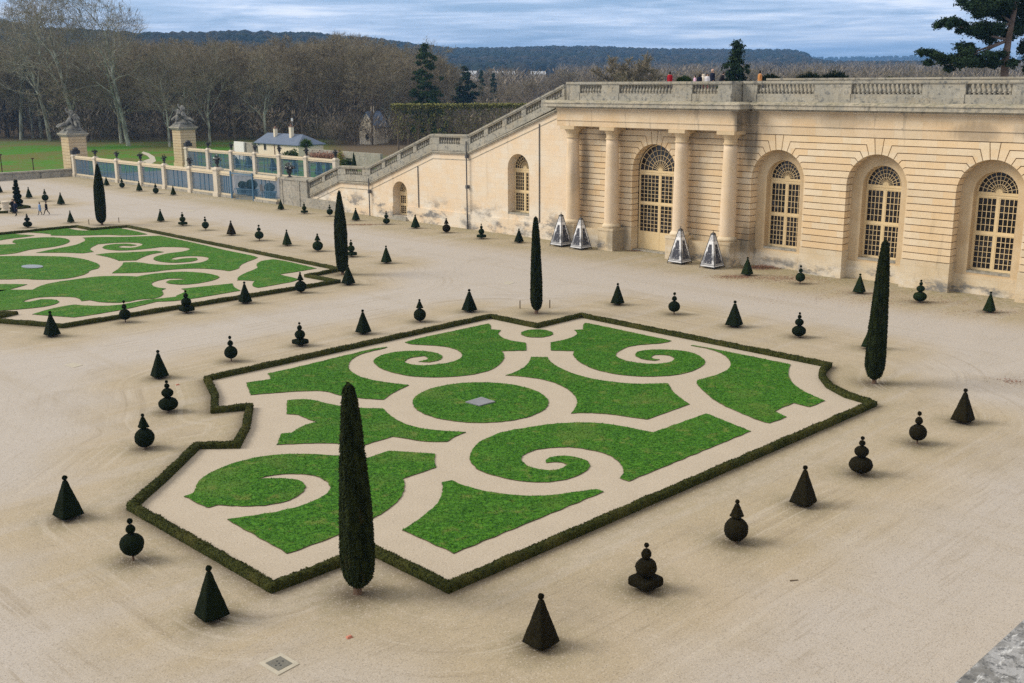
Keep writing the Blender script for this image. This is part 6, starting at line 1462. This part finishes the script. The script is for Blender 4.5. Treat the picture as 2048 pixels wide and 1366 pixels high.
# ------------------------------------------------------------------ people
def person(label, X, Y, Z, h, yaw, top, legs, coat=None, hair='hair_dark', stride=.1, lean=0.0, arm=.1, shoes='cloth_black', hood=None, reach=0.0):
    t = thing('person', label, 'person', (X, Y, Z), yaw); s = h/1.75
    P = [(0, 0, .95), (lean*.4, 0, 1.18), (lean*.9, 0, 1.42), (lean*1.1, 0, 1.50), (lean*1.25+.02, 0, 1.60), (lean*1.3+.02, 0, 1.70),
         (lean*.85, .19, 1.40), (lean*.6-arm*.3+reach*.3, .24, 1.13), (lean*.6+arm*.6+reach, .22, .90+reach*.35), (lean*.6+arm*.7+reach*1.1, .22, .81+reach*.4),
         (lean*.85, -.19, 1.40), (lean*.6+arm*.2+reach*.3, -.24, 1.13), (lean*.6-arm*.7+reach, -.22, .90+reach*.35), (lean*.6-arm*.8+reach*1.1, -.22, .81+reach*.4),
         (.01, .10, .90), (stride*.55+.03, .10, .50), (stride, .10, .09), (stride+.17, .11, .045), (.01, -.10, .90), (-stride*.4+.03, -.10, .50), (-stride*1.05, -.10, .09), (-stride*1.05+.17, -.11, .045)]
    E = [(0, 1), (1, 2), (2, 3), (3, 4), (4, 5), (2, 6), (6, 7), (7, 8), (8, 9), (2, 10), (10, 11), (11, 12), (12, 13), (0, 14), (14, 15), (15, 16), (16, 17), (0, 18), (18, 19), (19, 20), (20, 21)]
    rad = [(.15, .12), (.155, .12), (.14, .11), .055, .10, .085, .075, .052, .042, .034, .075, .052, .042, .034, .10, .068, .048, .04, .10, .068, .048, .04]
    m = skin_mesh([tuple(c*s for c in p) for p in P], E, [tuple(c*s for c in r) if isinstance(r, tuple) else r*s for r in rad], 1)
    o = link('body', m, [top, legs, 'skin', shoes], t, True)
    for f in m.polygons:
        c = f.center/s; hand = min((Vector(P[9])-c).length, (Vector(P[13])-c).length)
        f.material_index = 3 if c.z < .085 else 2 if (c.z > 1.475 or hand < .075) else 1 if c.z < .92 and abs(c.y) < .2 and hand > .16 else 0
    hp = Vector(P[4]); V, F = lathe_np([(.01, -.10), (.10, -.08), (.118, 0), (.105, .085), (.06, .135), (.005, .15)], 12); V[:, 0] -= .022; front = V[:, 0] > .045; V[:, 0] = np.where(front & (V[:, 2] < .07), .0, V[:, 0]); V = (V+np.array([hp.x, 0, hp.z+.02]))*s
    npmesh('hair', V, F, hair, t, True)
    if coat:
        mat, z0 = coat; prof = [(.20, z0), (.205, z0+.1), (.195, .95), (.185, 1.15), (.19, 1.32), (.13, 1.45), (.07, 1.50)]
        V, F = lathe_np(prof, 18); V[:, 1] *= 1.12; V[:, 0] *= .86; V[:, 0] += np.interp(V[:, 2], [.9, 1.5], [0, lean*1.0]); V[:, :2] *= (1+.06*np.sin(np.arctan2(V[:, 1], V[:, 0])*5))[:, None]*1.0; npmesh('coat', V*s, F, mat, t, True)
    if hood:
        V, F = lathe_np([(.09, -.16), (.15, -.10), (.14, .02), (.11, .11), (.01, .16)], 12); V[:, 0] -= .03; V = (V+np.array([hp.x, 0, hp.z]))*s; V[:, 0] = np.minimum(V[:, 0], (hp.x+.06)*s); npmesh('head_scarf', V, F, hood, t, True)
    return t
def at_ground(x, y, yt): X, Y = gp(x, y); return X, Y, 0.0, hgt(X, Y, yt)
LEFTW = math.atan2(math.cos(CYAW), -math.sin(CYAW))         # facing image left
TOCAM = CYAW+math.pi
X, Y, Z, h = at_ground(33, 432, 401.5); person('man in dark navy suit walking with feet apart at the far left', X, Y, Z, h, TOCAM-.4, 'cloth_navy', 'cloth_black', ('cloth_navy', .62), stride=.14)
X, Y = gp(28, 428); person('person in black half hidden behind the man in the navy suit', X, Y, 0, 1.78, TOCAM+.3, 'cloth_black', 'cloth_black', ('cloth_black', .5), stride=.08)
X, Y, Z, h = at_ground(81, 430, 404.5); person('person in pale blue coat strolling on the gravel at the far left', X, Y, Z, h, LEFTW+.3, 'cloth_blue', 'cloth_navy', ('cloth_blue', .58), stride=.20)
X, Y, Z, h = at_ground(94, 429.5, 403); person('person in black striding beside the one in the pale blue coat', X, Y, Z, h, LEFTW+.5, 'cloth_black', 'cloth_black', ('cloth_black', .72), stride=.36, arm=.2)
ZT = 13.98
def on_terrace(x, yt, X, *a, **k):
    Y, z = onx(x, yt, X); return (X, Y, ZT, max(1.1, z-ZT))
for x, yt, X, yaw, lab, top, legs, kw in [
  (1340, 143.5, 78.2, .2, 'person in red jacket alone on the terrace', 'cloth_red', 'cloth_navy', dict(coat=('cloth_red', .75))),
  (1390, 150.5, 77.4, LEFTW, 'small person in pink on the terrace, leftmost of the group', 'cloth_pink', 'cloth_pink', dict(coat=('cloth_pink', .7))),
  (1399.5, 148.0, 77.0, CYAW, 'person with long dark hair in navy within the terrace group', 'cloth_navy', 'cloth_navy', dict(coat=('cloth_navy', .6), hood='hair_dark')),
  (1407, 146.8, 77.6, LEFTW+.6, 'person in cream with a pale head scarf within the terrace group', 'cloth_cream', 'cloth_red', dict(coat=('cloth_cream', .7), hood='cloth_cream')),
  (1415, 147.0, 77.1, TOCAM, 'person in white jacket left of the tall man on the terrace', 'cloth_white', 'cloth_red', dict(coat=('cloth_white', .8))),
  (1425.5, 138.2, 76.5, -.3, 'tall man in dark navy coat standing at the terrace balustrade', 'cloth_navy', 'cloth_jean', dict(coat=('cloth_navy', .72), hair='skin')),
  (1442, 143.0, 76.4, LEFTW+math.pi, 'man in black leaning on the terrace balustrade', 'cloth_black', 'cloth_jean', dict(coat=('cloth_black', .78), lean=.20, reach=.22)),
  (1520.5, 141.0, 77.6, LEFTW+math.pi+.3, 'person in tan coat and dark scarf alone on the terrace at right', 'cloth_tan', 'cloth_tan', dict(coat=('cloth_tan', .55)))]:
    person(lab, *on_terrace(x, yt, X), yaw, top, legs, **kw)
# ------------------------------------------------------------------ air, light, sky, camera
hz = MB().box(-300, 7600, -2500, 7600, -4, 240).build('haze', 'soil'); hz.data.materials.clear(); hz['kind'] = 'stuff'; hz['label'] = 'thin bluish air over the valley and hills'; hz['category'] = 'haze'
hm = bpy.data.materials.new('haze_air'); hm.use_nodes = True; t = NT(hm.node_tree); hm.node_tree.nodes.remove(hm.node_tree.nodes['Principled BSDF'])
pv_ = t.nd('ShaderNodeVolumePrincipled'); pv_.inputs['Color'].default_value = (.24, .52, 1, 1); pv_.inputs['Density'].default_value = HAZE = .00015; pv_.inputs['Anisotropy'].default_value = .0
hm.node_tree.links.new(pv_.outputs[0], hm.node_tree.nodes['Material Output'].inputs['Volume']); hz.data.materials.append(hm)

SUN_AZ = math.atan2(-.66, .75)          # x, y: light comes from the left of the picture, slightly behind the viewer
SUN_EL = R(36)
sd = bpy.data.lights.new('sun', 'SUN'); sd.energy = 2.5; sd.angle = R(26); sd.color = (1.0, .92, .80)
so = bpy.data.objects.new('sun', sd); COL.objects.link(so)
sv_ = Vector((math.sin(SUN_AZ)*math.cos(SUN_EL), math.cos(SUN_AZ)*math.cos(SUN_EL), math.sin(SUN_EL)))
so.rotation_euler = sv_.to_track_quat('Z', 'Y').to_euler(); so.location = (0, 60, 80)

w = bpy.data.worlds.new('World'); SC.world = w; w.use_nodes = True; t = NT(w.node_tree); bg = w.node_tree.nodes['Background']
sky = t.nd('ShaderNodeTexSky', sky_type='NISHITA'); sky.sun_disc = False; sky.sun_elevation = SUN_EL; sky.sun_rotation = SUN_AZ % (2*math.pi); sky.altitude = 130; sky.air_density = 1.1; sky.dust_density = 1.0; sky.ozone_density = 2.5
d = t.nd('ShaderNodeTexCoord').outputs['Generated']; x, y, z = t.sep(d)
zz = t.m('ADD', t.m('MAXIMUM', z, 0.0), .045)
P = t.comb(t.m('DIVIDE', x, zz), t.m('DIVIDE', y, zz), 0.0)
# bands of cloud lie across the view: turn them to the viewing direction and stretch them
az = t.m('ARCTAN2', y, x); bz_ = t.m('POWER', t.m('MAXIMUM', z, 0.0), .8)
n1 = t.noise(t.comb(t.m('MULTIPLY', az, 3.4), t.m('MULTIPLY', bz_, 42.0), 2.0), 1.0, 7, .62, .5); n2 = t.noise(t.comb(t.m('MULTIPLY', az, 11.0), t.m('MULTIPLY', bz_, 70.0), 5.0), 1.0, 6, .62, .6)
cl = t.m('ADD', t.m('MULTIPLY', n1, .65), t.m('MULTIPLY', n2, .35))
cov = t.ss(cl, .37, .59)
high = t.m('ADD', 1.0, t.m('MULTIPLY', t.m('MAXIMUM', z, 0.0), 1.6))
grey = t.mix(t.ss(cl, .50, .66), (7.2, 8.3, 10.2), (10.8, 11.0, 11.4))
blue = t.mix(.55, sky.outputs[0], (3.1, 5.0, 8.6))
c = t.mix(cov, blue, grey)
c = t.mix(t.ss(z, .10, .45), c, t.mix(t.ss(cl, .35, .65), (6.4, 6.0, 5.6), (8.8, 8.3, 7.6)))
t.put(bg.inputs['Color'], c); bg.inputs['Strength'].default_value = .085

cam = bpy.data.cameras.new('camera'); co = bpy.data.objects.new('camera', cam); COL.objects.link(co)
cam.sensor_width = 36; cam.lens = CF/2048*36; cam.clip_start = .1; cam.clip_end = 20000
M = Matrix(((RT[0], UP[0], -FW[0], 0), (RT[1], UP[1], -FW[1], 0), (RT[2], UP[2], -FW[2], EYE), (0, 0, 0, 1))); co.matrix_world = M
SC.camera = co
SC.view_settings.view_transform = 'Standard'; SC.view_settings.look = 'None'; SC.view_settings.exposure = .45; SC.view_settings.gamma = 1
SC.render.engine = 'CYCLES'; SC.cycles.max_bounces = 6; SC.cycles.diffuse_bounces = 3; SC.cycles.glossy_bounces = 2; SC.cycles.transmission_bounces = 2; SC.cycles.volume_bounces = 0; SC.cycles.transparent_max_bounces = 4
SC.cycles.use_denoising = False
# leave no helper object behind that carries nothing
for o in list(bpy.data.objects):
    if 'h' in o and o.type == 'EMPTY': del o['h']
for key, (o, used) in TP.items():
    if not used:
        for c_ in list(o.children): bpy.data.objects.remove(c_)
        bpy.data.objects.remove(o)
